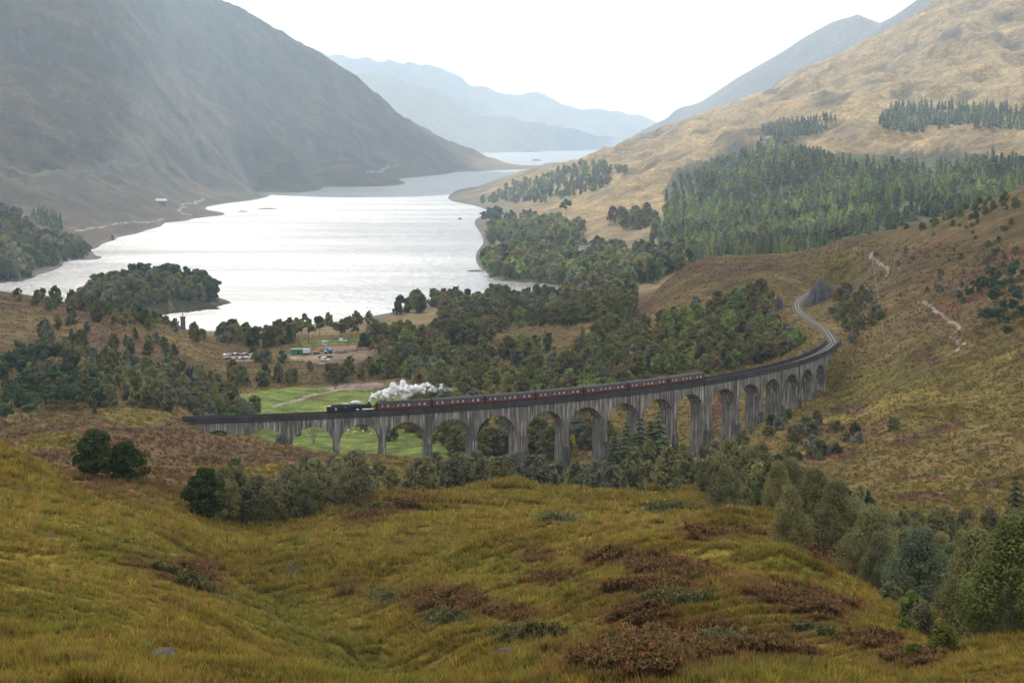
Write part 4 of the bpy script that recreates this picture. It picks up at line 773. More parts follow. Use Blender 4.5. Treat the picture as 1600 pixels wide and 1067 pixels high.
# the nearest trees, one by one
one('broadleaf', 322, 812, 8.6, CDARK[0], 'dark green round tree standing alone left of the pale birches', 430)
one('broadleaf', 150, 760, 8.4, CDARK[1], 'dark green spreading tree half hidden behind the left grass slope', 445, None, 1.15); one('broadleaf', 196, 772, 7.0, CDARK[0], 'smaller dark green tree at the right end of the left grass slope', 440, None, 1.1)
one('spruce', 1586, 846, 15.5, CSPR[0], 'tall single spruce at the right edge beside the track', 565)
one('spruce', 148, 675, 6.5, CSPR[1], 'small dark conifer alone on the brown heather slope at left', 800)
one('shrub', 441, 700, 4.2, CGREY[0], 'round grey-green bush at the foot of the second viaduct pier', 868); one('shrub', 1396, 666, 4.4, CGRN[0], 'small round green bush alone on the right hillside below the path', 840)
one('birch', 1438, 1005, 8.2, (.075, .088, .052), 'grey-green dome-shaped tree beside the bracken at lower right', 262, None, 1.3); one('birch', 1424, 1000, 8.6, (.07, .085, .035), 'darker green tree just behind the grey-green dome-shaped one', 276, None, 1.3)
one('birch', 1530, 1050, 10.5, (.10, .095, .04), 'large olive birch with a bare grey stem at lower right', 215, None, 1.25); one('birch', 1580, 1085, 9.0, (.085, .095, .03), 'broad yellow-green tree in the bottom right corner', 190, None, 1.35)
one('birch', 1597, 985, 7.0, (.055, .095, .02), 'bright green bushy tree at the right edge above the corner', 245); one('birch', 1545, 935, 8.4, (.095, .10, .035), 'pale green rounded tree behind the lower right birches', 330, None, 1.3)
one('shrub', 1470, 1075, 2.0, (.070, .082, .018), 'yellow-green low bush in front at the bottom right', 185); one('shrub', 1425, 1068, 1.4, (.075, .08, .018), 'small bright bush at the bottom edge, right of the bracken', 180); one('birch', 1478, 975, 6.0, (.075, .085, .04), 'slim dark green tree left of the large olive birch', 300)
one('birch', 1047, 725, 9.5, (.30, .21, .03), 'yellow autumn tree beside the dark conifers under the arches', 868, None, .55); one('birch', 895, 715, 8.0, (.20, .16, .03), 'yellowish small tree seen through an arch right of the wide pier', 950, None, .7); one('birch', 783, 700, 6, (.22, .07, .05), 'small reddish tree seen through an arch left of the wide pier', 985, None, .7)
for a, h in ((960, 14), (978, 17), (1000, 19), (1016, 16), (1030, 20), (990, 13)): one('spruce', a, 735, h, CSPR[a % 4], 'tall dark conifer in the clump standing before the middle arches', 846 + (a % 7) * 3, 'dark conifers before the middle arches', 1.15)
for a, b, h, d in ((850, 720, 17, 955), (838, 720, 14, 965), (1275, 735, 6.5, 640), (1258, 730, 6.0, 650), (1302, 752, 6, 600), (1350, 780, 5.6, 585), (1322, 772, 5, 590), (1215, 725, 6.5, 690)):
    one('spruce' if b == 720 else 'broadleaf', a, b, h, CDARK[a % 2] if b != 720 else CSPR[0], 'dark conifer seen through the arch right of the wide pier' if b == 720 else 'small dark green tree at the top of the gully wood', d, 'dark conifers behind the wide pier' if b == 720 else 'dark trees at the top of the gully')
wood('birch', ('D', 335, 560, 432, 500), 20, 6.5, 9.0, CBIR, 'pale grey-olive birch in the clump below the heather slope', 'birches below the heather slope', .5)
wood('birch', ('D', 470, 760, 505, 610), 34, 5, 7.5, CBIR, 'grey-olive birch in the belt before the left arches', 'birches before the left arches', .5); wood('birch', ('D', 700, 1210, 530, 660), 96, 5.5, 8.5, CBIR + CGREY, 'grey-olive birch in the belt behind the grassy knolls', 'birches behind the grassy knolls', .42)
wood('birch', ('L', [(1195, 520), (1250, 455), (1300, 400), (1350, 365), (1400, 335), (1440, 310)], 17), 120, 6.5, 9.5, CBIR[:3] + [(.07, .078, .036)], 'dusky birch in the dense wood down the gully right of the knolls', 'birches in the gully wood', .34)
wood('birch', ('L', [(1240, 600), (1300, 520), (1380, 470), (1460, 430), (1540, 440), (1620, 420)], 20), 80, 5.5, 8.5, CBIR, 'olive birch on the far side of the gully, towards the single spruce', 'birches on the far side of the gully', .38)
wood('birch', ('L', [(1490, 300), (1560, 290), (1650, 250)], 12), 14, 5, 8, CBIR + CLIGHT, 'olive tree crowded behind the lower right corner', 'trees behind the lower right corner', .5)
wood('shrub', ('L', [(1440, 250), (1480, 215), (1560, 200)], 6), 8, 1.5, 2.8, CBIR + CLIGHT, 'low bush among the lower right trees', 'bushes among the lower right trees', .8)
# about the viaduct
wood('broadleaf', ('D', 672, 960, 930, 1010), 26, 9, 15, CMIX, 'green tree seen through the arches just behind the viaduct', 'trees just behind the viaduct', .5); wood('broadleaf', ('D', 560, 720, 1000, 1110), 16, 6, 10, CMIX, 'green tree at the right end of the meadow', 'trees at the end of the meadow', .5)
wood('birch', ('D', 1010, 1180, 780, 900), 18, 5, 8, CBIR + CGRN, 'small green tree at the feet of the tall right piers', 'trees at the feet of the tall piers', .5)
wood('shrub', [(1150,700),(1180,672),(1250,650),(1300,662),(1350,655),(1350,690),(1290,720),(1200,735)], 34, 2.2, 4.8, CGRN + CDARK + CGREY, 'green bush on the slope below the right-hand piers', 'bushes below the right-hand piers', .8)
wood('shrub', [(1310,560),(1335,535),(1380,500),(1370,470),(1320,440),(1290,470),(1300,520)], 60, 2.0, 4.5, CGRN + CGREY, 'green bush on the bank right of the railway', 'bushes on the bank right of the railway', .7)
# behind the railway
wood('broadleaf', [(960,590),(1100,585),(1200,566),(1270,540),(1285,515),(1240,490),(1180,470),(1080,495),(1000,520),(900,560)], 210, 6, 11, CMIX + CLIGHT, 'green broadleaf tree on the knoll behind the empty track', 'trees on the knoll behind the empty track', .5); wood('shrub', [(1180,560),(1270,535),(1285,512),(1240,500),(1180,520)], 26, 3, 4.5, CLIGHT + CAUT[:1], 'light green bush beside the empty curve of track', 'bushes beside the curve of track', .7)
wood('broadleaf', ('D', 640, 1010, 1060, 1330), 130, 8, 13, CMIX + CAUT, 'broadleaf tree in the wood behind the train', 'trees in the wood behind the train', .55); wood('broadleaf', ('D', 690, 990, 1430, 1950), 170, 9, 15, CMIX, 'broadleaf tree in the wood between the train and the bay', 'trees between the train and the bay', .48); wood('broadleaf', ('D', 580, 690, 1290, 1560), 34, 9, 15, CMIX + CAUT, 'broadleaf tree in the wood right of the building site', 'trees right of the building site', .55)
wood('broadleaf', ('D', 620, 900, 1900, 2080), 46, 9, 14, CSHORE, 'broadleaf tree along the near shore of the bay', 'trees along the bay', .6)
wood('spruce', ('D', 905, 1000, 1250, 1400), 16, 12, 17, CGRN + CSPR, 'slender pale poplar-like tree behind the middle coaches', 'slender trees behind the coaches', .3, wid=.8)
wood('broadleaf', ('D', 445, 650, 1270, 1335), 30, 4.5, 8, CSHORE, 'tree in the row between the meadow and the building site', 'trees before the building site', .5); wood('broadleaf', ('D', 340, 455, 1490, 1640), 36, 7, 12, CSHORE, 'dark tree in the clump beside the car park', 'trees beside the car park', .45); wood('broadleaf', ('D', 560, 640, 1380, 1470), 14, 6, 10, CSHORE, 'tree at the right end of the building site', 'trees at the end of the building site', .45); wood('broadleaf', ('D', 395, 450, 1380, 1440), 7, 5, 8, CSHORE, 'tree between the car park and the green shed', 'trees between car park and shed', .5)
wood('pine', ('D', 440, 560, 1560, 1660), 12, 8, 14, CSHORE, 'tree in the row behind the building site', 'trees behind the building site', .5)
wood('shrub', ('D', 340, 420, 1730, 1765), 12, 2, 4, CSHORE, 'small dark bush along the loch shore by the monument', 'bushes along the loch shore', .6); wood('birch', ('D', 500, 620, 1740, 1800), 9, 5, 9, CAUT + CGREY, 'thin tree near the loch shore beyond the building site', 'thin trees near the loch shore', .6)
wood('broadleaf', ('D', 360, 470, 1225, 1290), 18, 5, 8, CGRN + CDARK, 'green tree left of the meadow', 'trees left of the meadow', .5); one('broadleaf', 366, 650, 10, (.06, .10, .03), 'light green round tree on the meadow behind the viaduct', 1060); one('broadleaf', 398, 648, 6.5, (.07, .085, .04), 'paler tree to the right of the light green round one', 1055); one('shrub', 462, 648, 4.2, (.07, .09, .035), 'green bush on the meadow left of the locomotive', 1030)
# left hillside
wood('birch', [(40,600),(120,570),(200,575),(330,600),(380,640),(300,650),(240,645),(190,635),(120,640)], 130, 6, 10, CGREY + CBIR + CGRN, 'grey-green birch on the left hillside behind the heather slope', 'birches on the left hillside', .5, D=(900, 1500)); wood('pine', [(0,690),(0,560),(60,560),(150,600),(160,650),(80,668)], 60, 7, 11, CPIN, 'dark green pine in the plantation at the left edge', 'pines at the left edge', .42, D=(820, 1300))
wood('birch', [(60,580),(60,500),(200,520),(300,560),(330,600),(150,590)], 44, 5, 9, CGREY + CGRN, 'grey birch scattered up the left hillside', 'birches up the left hillside', .8, D=(1000, 1600)); wood('broadleaf', [(0,470),(100,470),(230,500),(320,530),(300,545),(200,515),(60,485)], 34, 5, 9, CSHORE, 'dusky tree along the crest of the left hill', 'trees on the crest of the left hill', .6, D=(1250, 1750)); wood('broadleaf', ('D', 185, 276, 1620, 1740), 22, 5, 8, CSHORE, 'dark tree between the left hill and the monument', 'trees by the monument', .5); wood('broadleaf', ('D', 280, 400, 1000, 1110), 22, 7, 11, CGRN + CGREY, 'tree along the river left of the viaduct', 'trees along the river', .5)
# right hill
wood('shrub', [(1340,420),(1420,370),(1600,310),(1600,540),(1500,480),(1420,470),(1350,480)], 64, 1.5, 3.6, CGREY + CBIR[:2] + CGRN, 'dusky shrub scattered over the brown hillside at right', 'shrubs on the brown hillside', .9, D=(1000, 1600)); wood('pine', [(1480,480),(1600,400),(1600,540),(1540,540)], 26, 5, 8, CPIN, 'dark pine at the right edge of the brown hillside', 'pines on the brown hillside', .6, D=(950, 1400)); wood('shrub', [(1380,360),(1600,290),(1600,330),(1400,375)], 26, 3, 5, CGRN + CSPR, 'dark shrub along the crest of the right hill', 'shrubs on the crest of the right hill', .6, D=(1200, 1700))
one('broadleaf', 1188, 478, 12, (.055, .05, .026), 'dark rounded tree on the knoll above the curve of track', 1340, None, .8)
# across the bay and the plantation
wood('broadleaf', [(750,432),(760,400),(830,395),(900,390),(1000,395),(1090,400),(1050,440),(990,470),(900,460),(880,450),(840,441)], 330, 9, 15, CSHORE + CLIGHT, 'broadleaf tree in the shady wood across the bay', 'trees across the bay', .55, D=(2000, 3000)); wood('broadleaf', [(760,384),(765,360),(830,340),(920,362),(900,385),(830,390)], 130, 10, 16, CGRN + CLIGHT + CGREY, 'broadleaf tree on the sunlit wooded point', 'trees on the sunlit point', .55, D=(2700, 3700)); wood('pine', [(757,352),(772,340),(800,345),(790,360),(765,366)], 12, 16, 22, CPIN, 'tall pine at the tip of the wooded point', 'pines at the tip of the wooded point', .5, D=(2900, 4300))
one('pine', 884, 345, 24, CPIN[0], 'tall single pine standing out on the sunlit slope', 3450); wood('broadleaf', [(955,350),(1000,335),(1030,345),(1010,360),(960,362)], 18, 12, 18, CGRN, 'dark tree in the clump on the sunlit slope', 'trees on the sunlit slope', .5, D=(2700, 3700)); wood('broadleaf', [(748,318),(800,292),(860,272),(930,256),(985,272),(930,300),(850,318)], 210, 8, 13, CLIGHT + CGREY, 'pale tree on the far promontory', 'trees on the far promontory', .6, D=(3900, 6000))
FOR1 = [(1040,316),(1060,284),(1120,256),(1200,236),(1280,240),(1310,262),(1420,264),(1600,256),(1600,300),(1400,360),(1270,402),(1180,405),(1090,400),(1010,382),(1040,350)]
wood('spruce', FOR1, 1600, 9, 18, CSPR * 2 + CGRN[:2] + CLIGHT, 'spruce in the dense conifer plantation on the right', 'spruces in the conifer plantation', .30, D=(1950, 5200), tries=9)
wood('broadleaf', FOR1, 260, 8, 13, CGRN + CLIGHT + CGREY, 'pale broadleaf tree mixed into the conifer plantation', 'broadleaf trees in the plantation', .5, D=(1950, 5200), tries=9)
wood('spruce', [(1190,205),(1290,186),(1310,192),(1290,206),(1220,226)], 130, 12, 18, CSPR, 'spruce on the left shoulder of the golden hill', 'spruces beside the golden hill', .3, D=(3500, 5500)); wood('spruce', [(1370,196),(1400,172),(1480,170),(1600,180),(1600,204),(1500,200),(1440,206),(1400,212)], 190, 13, 19, CSPR, 'spruce in the band above the golden hills', 'spruces above the golden hills', .3, D=(3600, 5500))
wood('spruce', ('D', 1080, 1310, 1850, 2200), 60, 13, 19, CDARK + CSPR[:1] + CGRN[:1], 'dark tree behind the brown hill', 'trees behind the brown hill', .4)
# left shore
wood('broadleaf', [(-60,470),(-60,330),(20,330),(60,375),(130,385),(136,404),(60,428),(0,445)], 260, 11, 17, CSHORE + CDARK, 'dark tree in the wood on the left shore of the loch', 'trees on the left shore', .4, D=(2200, 3300)); wood('broadleaf', [(135,395),(190,370),(185,378),(145,400)], 22, 7, 11, CDARK + CSHORE, 'small tree at the left shoreline beyond the wood', 'trees at the left shoreline', .5, D=(2600, 3500)); wood('spruce', [(45,342),(60,333),(98,350),(96,361),(60,352)], 44, 10, 13, CSPR, 'spruce in the dark square block on the left slope', 'spruces in the block on the left slope', .3, D=(2900, 4000))

# ------------------------------------------------------------------ the wooded island
isl_u, isl_e = ray(232, 475); ID = 1985.0; IX = -301.0
def island(name, x0, y0, rx, ry, hgt, seed, col=(.075, .07, .035)):
    th = np.linspace(0, 2 * math.pi, 73)[:-1]; rr = np.linspace(0, 1, 16); vs = [(0, 0, hgt)]; q = []
    for r in rr[1:]:
        for t in th: k = 1 + .16 * fbm(np.array([2 * math.cos(t) + seed]), np.array([2 * math.sin(t)]), 3, seed)[0]; vs.append((rx * r * k * math.cos(t), ry * r * k * math.sin(t), hgt * (1 - r ** 2.2) * (1 + .2 * math.cos(3 * t + seed)) - 1.2 * (r > .99) - (.0 if r < .95 else .5)))
    vs = np.array(vs); tri = []; n_ = 72
    for i in range(n_): tri.append((0, 1 + i, 1 + (i + 1) % n_, 1 + (i + 1) % n_))
    me = bpy.data.meshes.new(name); fs = [(0, 1 + i, 1 + (i + 1) % n_) for i in range(n_)] + [(1 + (k - 1) * n_ + i, 1 + k * n_ + i, 1 + k * n_ + (i + 1) % n_, 1 + (k - 1) * n_ + (i + 1) % n_) for k in range(1, 15) for i in range(n_)]
    me.from_pydata([tuple(v) for v in vs], [], fs); ca = me.attributes.new('col', 'FLOAT_COLOR', 'POINT'); ca.data.foreach_set('color', np.tile(np.r_[col, 1], len(vs)).astype(np.float32)); me.update()
    o = tag(obj(name, me, GROUND, loc=(x0, y0, 0)), kind='structure'); return o
island('island', IX, 2050, 63, 120, 15, 3, (.05, .05, .025))
island('spit', IX - 14, 1893, 40, 30, 1.6, 8, (.075, .068, .03))
for k in range(240):
    a = trng.random() * 6.283; r = math.sqrt(trng.random()) * .93; x = IX + 60 * r * math.cos(a); y = 2050 + 112 * r * math.sin(a); z = 15 * (1 - r ** 2.2)
    if trng.random() < .3 and math.sin(a) > -.3: plant('pine', x, y, trng.uniform(14, 19), CPIN[k % 2], 'dark pine rising above the other trees on the wooded island', 'pines on the island', z)
    else: plant('broadleaf', x, y, trng.uniform(9, 14), (CGRN + CDARK + CGREY)[k % 8] if True else 0, 'rounded dark broadleaf tree on the wooded island', 'broadleaf trees on the island', z)
for k in range(20): x = IX - 8 + trng.uniform(-34, 28); y = 1890 + trng.uniform(-10, 22); plant('shrub', x, y, trng.uniform(2.5, 4.5), CGRN[k % 4], 'low bush on the near spit of the wooded island', 'bushes on the island spit', .9)
for k, (a, b, d, rx, hh) in enumerate(((418, 325, 4560, 20, 1.6), (380, 329, 4400, 10, 1.2), (830, 236.5, 16800, 75, 16), (838, 252, 11900, 28, 6), (742, 424.5, 2530, 9, 1.0))): island('islet', (a - 800) / F * d, d, rx, rx * .8, hh, 20 + k, (.06, .055, .035))

# ------------------------------------------------------------------ plant them: the 300 of a kind that show largest as things, the others as one mass
NAME = {'birch': 'birch_tree', 'broadleaf': 'broadleaf_tree', 'spruce': 'spruce_tree', 'pine': 'pine_tree', 'shrub': 'shrub'}
MASS = {'birch': 'birch_wood', 'broadleaf': 'broadleaf_wood', 'spruce': 'conifer_plantation', 'pine': 'pine_wood', 'shrub': 'scrub'}
def seen(t_):                                                # crown tops inside the frame
    a, b = pix(t_[1], t_[2], t_[3] + t_[4] * .8); return -30 < a < 1630 and b > -20
bygrp = {}
for i_, t_ in enumerate(TREES):
    if t_[7] and len(t_[6].split()) <= 13: bygrp.setdefault((t_[6], t_[7]), []).append(i_)
for (lb_, gp_), ix_ in bygrp.items():                         # larger woods: say in which part of the wood the tree stands
    if len(ix_) < 12: continue
    us = np.array([TREES[i][1] / TREES[i][2] for i in ix_]); ds = np.array([TREES[i][2] for i in ix_]); q1, q2 = np.quantile(us, (.33, .67)); dm = np.median(ds)
    for i, uu, dd_ in zip(ix_, us, ds):
        side = 'left' if uu < q1 else 'right' if uu > q2 else 'middle'; t_ = list(TREES[i]); t_[6] = lb_ + ', %s %s' % (side, 'front' if dd_ < dm else 'back'); TREES[i] = tuple(t_)
for kind in NAME:
    L_ = sorted([t_ for t_ in TREES if t_[0] == kind], key=lambda t_: -(t_[4] / t_[2]) * (1 if seen(t_) else .2) * (1 if t_[7] else 10)); rest = []
    for k, (kd, x, y, z, h, col, lab, grp, wd) in enumerate(L_):
        if k >= 300 or not seen(L_[k]): rest.append(L_[k]); continue
        lod = 'close' if kind == 'birch' and y < 345 else 'near' if kind == 'birch' and y < 480 else 'mid' if y < 720 else 'far'
        if (kind, lod) not in PROTO: lod = 'mid'
        pr = PROTO[(kind, lod)]; cm_, tm_, bk = pr[(k * 7 + int(x * 3)) % len(pr)]; s = h / 10
        r_ = empty(NAME[kind], (x, y, z - .15), (k * 2.399) % 6.283); r_.scale = (s * wd, s * wd, s); cat = 'shrub' if kind == 'shrub' else 'tree'; tag(r_, lab, cat, grp)
        obj('trunk', tm_, bk, r_); c_ = obj('crown', cm_, LEAF, r_); c_.color = (*[q * (LEAFK if y > 750 else 2.2) * (1.6 if y > 1900 and kind == 'spruce' else 1) for q in col], 1)  # far spruces lightened in colour to stand in for haze
    if rest:
        Vs = []; Ts = []; Cs = []
        for k, (kd, x, y, z, h, col, lab, grp, wd) in enumerate(rest):
            v, tn_ = LOWP[kind][k % len(LOWP[kind])]; s = h / 10; a = (k * 2.399) % 6.283; c, sn = math.cos(a), math.sin(a)
            Vs.append(np.stack([x + s * wd * (v[:, 0] * c - v[:, 1] * sn), y + s * wd * (v[:, 0] * sn + v[:, 1] * c), z + s * v[:, 2]], -1)); Ts.append(tn_); Cs.append(np.tile(np.array(col) * LEAFK * (1.6 if y > 1900 and kind == 'spruce' else 1), (len(tn_), 1)))  # massed far spruces get the same painted-in haze lightening
        Vs = np.concatenate(Vs); tag(obj(MASS[kind], mesh_np(MASS[kind], Vs, np.arange(len(Vs)).reshape(-1, 4), face_attr={'tint': np.concatenate(Ts), 'col': np.concatenate(Cs)}), LEAFS), 'far-off %s that reads as one mass' % MASS[kind].replace('_', ' '), 'woodland', kind='stuff')
    print('TREES', kind, len(L_), 'mass', len(rest))

# ------------------------------------------------------------------ grass tussocks, bracken and heather clumps (stuff)
def scatter(name, npts, box, Dr, zone_f, maker, seed, gain):
    r = np.random.default_rng(seed); px = r.uniform(box[0], box[1], npts); py = r.uniform(box[2], box[3], npts); X, Y, Z, g = [], [], [], []
    for s in range(0, npts, 4000): a = hit(px[s:s + 4000], py[s:s + 4000]); X.append(a[0]); Y.append(a[1]); g.append(a[3])
    X = np.concatenate(X); Y = np.concatenate(Y); g = np.concatenate(g) & (Y > Dr[0]) & (Y < Dr[1]); Y = Y * (1 + r.uniform(-.5, .5, len(Y)) * .006); X = X + r.normal(size=len(X)) * .15
    rr = np.clip(np.round(np.interp(np.log(Y), LR, np.arange(len(LR)))).astype(int), 0, len(LR) - 1); cc = np.clip(np.round(np.interp(X / Y, U, np.arange(len(U)))).astype(int), 0, len(U) - 1)
    col = C[rr, cc]; kd = KIND[rr, cc]; g &= (kd == 0) & (dmin[rr, cc] > 4.2); sel = zone_f(col, X, Y, r) & g; X, Y, col = X[sel], Y[sel], col[sel]; Zv = ground_z(X, Y)
    v, k, c = maker(X, Y, Zv, col * gain, r); o = obj(name, mesh_np(name, v, np.arange(len(v)).reshape(-1, k), face_attr={'col': c, 'tint': np.ones(len(c))}), LEAFS); return o
redness = lambda c: c[:, 0] / (c[:, 1] + 1e-6)
def blades(nb, hgt, wid, spread, jit):
    def f(X, Y, Z, col, r):
        n_ = len(X); sc = (.7 + .6 * r.random(n_)) * np.clip(Y / 230, .85, 2.3); az = r.random((n_, nb)) * 6.283; ln = hgt * sc[:, None] * (.6 + .6 * r.random((n_, nb))); sp = spread * (.3 + r.random((n_, nb)))
        b = np.stack([X, Y, Z - .06], -1)[:, None] + np.stack([np.cos(az), np.sin(az), 0 * az], -1) * (.22 * sc[:, None] * r.random((n_, nb)))[..., None]
        tip = b + np.stack([np.cos(az) * sp * ln, np.sin(az) * sp * ln, ln], -1); sd_ = np.stack([-np.sin(az), np.cos(az), 0 * az], -1) * (wid * sc[:, None])[..., None]
        v = np.stack([b - sd_, b + sd_, tip], 2).reshape(-1, 3); c = col * (1 + jit * r.normal(size=(n_, 1))) * (1 + .10 * r.normal(size=(n_, 3)))
        c = np.repeat(np.clip(c, .004, .6), nb, 0) * (.85 + .3 * r.random((n_ * nb, 1))); return v, 3, c
    return f
def fronds(nf, size):
    def f(X, Y, Z, col, r):
        n_ = len(X); sc = (.7 + .7 * r.random(n_)) * np.clip(Y / 230, .85, 2.2); az = r.random((n_, nf)) * 6.283; L0 = size * sc[:, None] * (.6 + .6 * r.random((n_, nf))); d = np.stack([np.cos(az), np.sin(az), 0 * az], -1); s = np.stack([-np.sin(az), np.cos(az), 0 * az], -1)
        b = np.stack([X, Y, Z], -1)[:, None] + 0 * d; b[..., 2] += .15 * sc[:, None] + .45 * sc[:, None] * r.random((n_, nf)); Lx = L0[..., None]
        up = np.array((0, 0, 1.0)); v = np.stack([b - up * .2, b + d * Lx * .45 - s * Lx * .28 + up * Lx * .22, b + d * Lx - up * Lx * .12, b + d * Lx * .45 + s * Lx * .28 + up * Lx * .22], 2).reshape(-1, 3)
        c = col * (1 + .3 * r.normal(size=(n_, 1))); gm = r.random(n_) < .28; c[gm] = c[gm] * .35 + np.array((.10, .105, .038)) * .8; c = np.repeat(np.clip(c, .01, .5), nf, 0) * (.75 + .5 * r.random((n_ * nf, 1))); return v, 4, c
    return f
tag(scatter('grass', 64000, (-60, 1660, 690, 1090), (100, 520), lambda c, x, y, r: (redness(c) < 1.75) | (r.random(len(x)) < .25), blades(8, .46, .05, .8, .2), 1, 1.48), 'olive-yellow tussock grass covering the foreground knolls', 'grass', kind='stuff')
tag(scatter('tussocks', 15000, (-60, 1660, 700, 1090), (100, 420), lambda c, x, y, r: (redness(c) < 1.8) & (fbm(x / 7, y / 7, 2, 88) > -.05), blades(15, .72, .045, .75, .24), 4, 1.5), 'taller pale tussocks standing out of the foreground grass', 'grass', kind='stuff')
tag(scatter('bracken', 150000, (-60, 1660, 740, 1090), (100, 540), lambda c, x, y, r: (redness(c) > 1.7) | ((c[:, 2] > .045) & (c[:, 0] < .14)), fronds(6, .21), 2, 1.4), 'rusty and grey-green bracken on the foreground mounds', 'bracken', kind='stuff')
tag(scatter('heather', 52000, (-60, 1660, 380, 860), (430, 1650), lambda c, x, y, r: r.random(len(x)) < .85, blades(6, .34, .09, 1.1, .16), 3, 1.15), 'brown heather and moor grass on the middle slopes', 'heather', kind='stuff')

# ------------------------------------------------------------------ the monument
STONE = mat('monument_stone', (.10, .093, .09), .9, noise=.35, scale=.8, bump=.3)
u, e = ray(286, 523); MD = 1735.0; mx_, my_ = float(u) * MD, MD; mz_ = float(ground_z(mx_, my_))
mo = empty('monument_column', (mx_, my_, mz_)); tag(mo, 'tall round stone monument tower with a statue on top, by the loch shore', 'monument'); mzt = CZ + float(ray(286, 495)[1]) * MD - mz_
MB().cyl((0, 0, -1), (0, 0, .9), 6.5, 6.3, 8).build('base', STONE, mo); MB().cyl((0, 0, .9), (0, 0, mzt - 1.6), 1.95, 1.65, 20).build('shaft', STONE, mo)
cp = MB().cyl((0, 0, mzt - 1.6), (0, 0, mzt - .9), 1.5, 2.0, 20).cyl((0, 0, mzt - .9), (0, 0, mzt), 2.0, 2.0, 20).build('parapet', STONE, mo)
for k in range(10): a = k * .6283; MB().box(-.25, .25, -.18, .18, mzt, mzt + .35).build('merlon', STONE, cp).matrix_local = Matrix.Translation((1.75 * math.cos(a), 1.75 * math.sin(a), 0)) @ Matrix.Rotation(a + 1.57, 4, 'Z')
def figure(name, joints, edges_, mt, parent=None, sub=1):
    """one continuous skinned body from joints {name: (x, y, z, radius)}"""
    me = bpy.data.meshes.new(name); nm = list(joints); me.from_pydata([joints[k][:3] for k in nm], [(nm.index(a), nm.index(b)) for a, b in edges_], []); o = bpy.data.objects.new(name, me); COL.objects.link(o)
    md = o.modifiers.new('skin', 'SKIN'); md.use_smooth_shade = True
    for i, k in enumerate(nm): me.skin_vertices[0].data[i].radius = (joints[k][3],) * 2; me.skin_vertices[0].data[i].use_root = i == 0
    if sub: o.modifiers.new('sub', 'SUBSURF').levels = sub
    bpy.context.view_layer.update(); m2 = bpy.data.meshes.new_from_object(o.evaluated_get(bpy.context.evaluated_depsgraph_get())); bpy.data.objects.remove(o); m2.name = name; m2.materials.clear(); m2.materials.append(mt); return m2
MAN = {'hip': (0, 0, .95, .15), 'waist': (0, 0, 1.12, .14), 'chest': (0, 0, 1.36, .17), 'neck': (0, 0, 1.52, .07), 'head': (0, .02, 1.66, .105), 'crown': (0, 0, 1.74, .08), 'ls': (-.19, 0, 1.42, .07), 'le': (-.26, .03, 1.14, .05), 'lw': (-.25, .12, .90, .04), 'rs': (.19, 0, 1.42, .07), 're': (.26, -.02, 1.14, .05), 'rw': (.27, .08, .90, .04), 'lh': (-.10, 0, .88, .10), 'lk': (-.11, .08, .48, .07), 'lf': (-.11, -.06, .07, .05), 'lt': (-.11, .1, .04, .04), 'rh': (.10, 0, .88, .10), 'rk': (.11, .02, .48, .07), 'rf': (.11, .12, .07, .05), 'rt': (.11, .27, .04, .04)}
MANE = [('hip', 'waist'), ('waist', 'chest'), ('chest', 'neck'), ('neck', 'head'), ('head', 'crown'), ('chest', 'ls'), ('ls', 'le'), ('le', 'lw'), ('chest', 'rs'), ('rs', 're'), ('re', 'rw'), ('hip', 'lh'), ('lh', 'lk'), ('lk', 'lf'), ('lf', 'lt'), ('hip', 'rh'), ('rh', 'rk'), ('rk', 'rf'), ('rf', 'rt')]
man = figure('person', MAN, MANE, STONE); st = obj('statue', man.copy(), STONE, mo, (0, 0, mzt + .1)); st.scale = (1.5, 1.5, 1.5); MB().box(-.5, .5, -.5, .5, mzt - .1, mzt + .15).build('statue_base', STONE, mo)

# ------------------------------------------------------------------ walkers on the path
CL = {'dark': mat('dark_clothes', (.03, .032, .04), .9), 'white': mat('white_clothes', (.6, .6, .58), .9), 'red': mat('red_clothes', (.3, .05, .05), .9), 'blue': mat('blue_clothes', (.06, .1, .22), .9)}; SKIN = mat('skin', (.45, .28, .2), .7)
WALK = [(1377, 412.5, 'dark', 'walker in dark clothes, leading the group on the upper path'), (1381, 415.5, 'blue', 'walker in blue in the middle of the group on the upper path'), (1384.5, 417.5, 'dark', 'walker in dark clothes at the lower bend of the upper path'), (1387, 419.5, 'white', 'walker in white at the tail of the group on the upper path'),
        (1405, 423, 'white', 'walker in white alone above the upper path'), (1460, 484, 'dark', 'walker in dark clothes on the upper stretch of the pale path'), (1463, 486.5, 'red', 'walker in a red top on the upper stretch of the pale path'), (1435, 477, 'white', 'walker in white left of the pale path'), (1498, 455, 'white', 'walker in white high on the brown hillside'), (1437, 487, 'white', 'walker in white below the head of the pale path')]
pm = {}
for k, (a, b, c, lab) in enumerate(WALK):
    if c not in pm: pm[c] = man.copy(); pm[c].materials.clear(); pm[c].materials.append(CL[c])
    x, y, z, _ = (q[0] for q in hit(a, b)); o = tag(obj('person', pm[c], loc=(x, y, z)), lab, 'person', 'walkers on the hillside paths'); o.rotation_euler.z = k * 1.3; hm = MB().cyl((0, 0, 1.58), (0, 0, 1.80), .10, .09, 10).build('head_cover', SKIN, o)

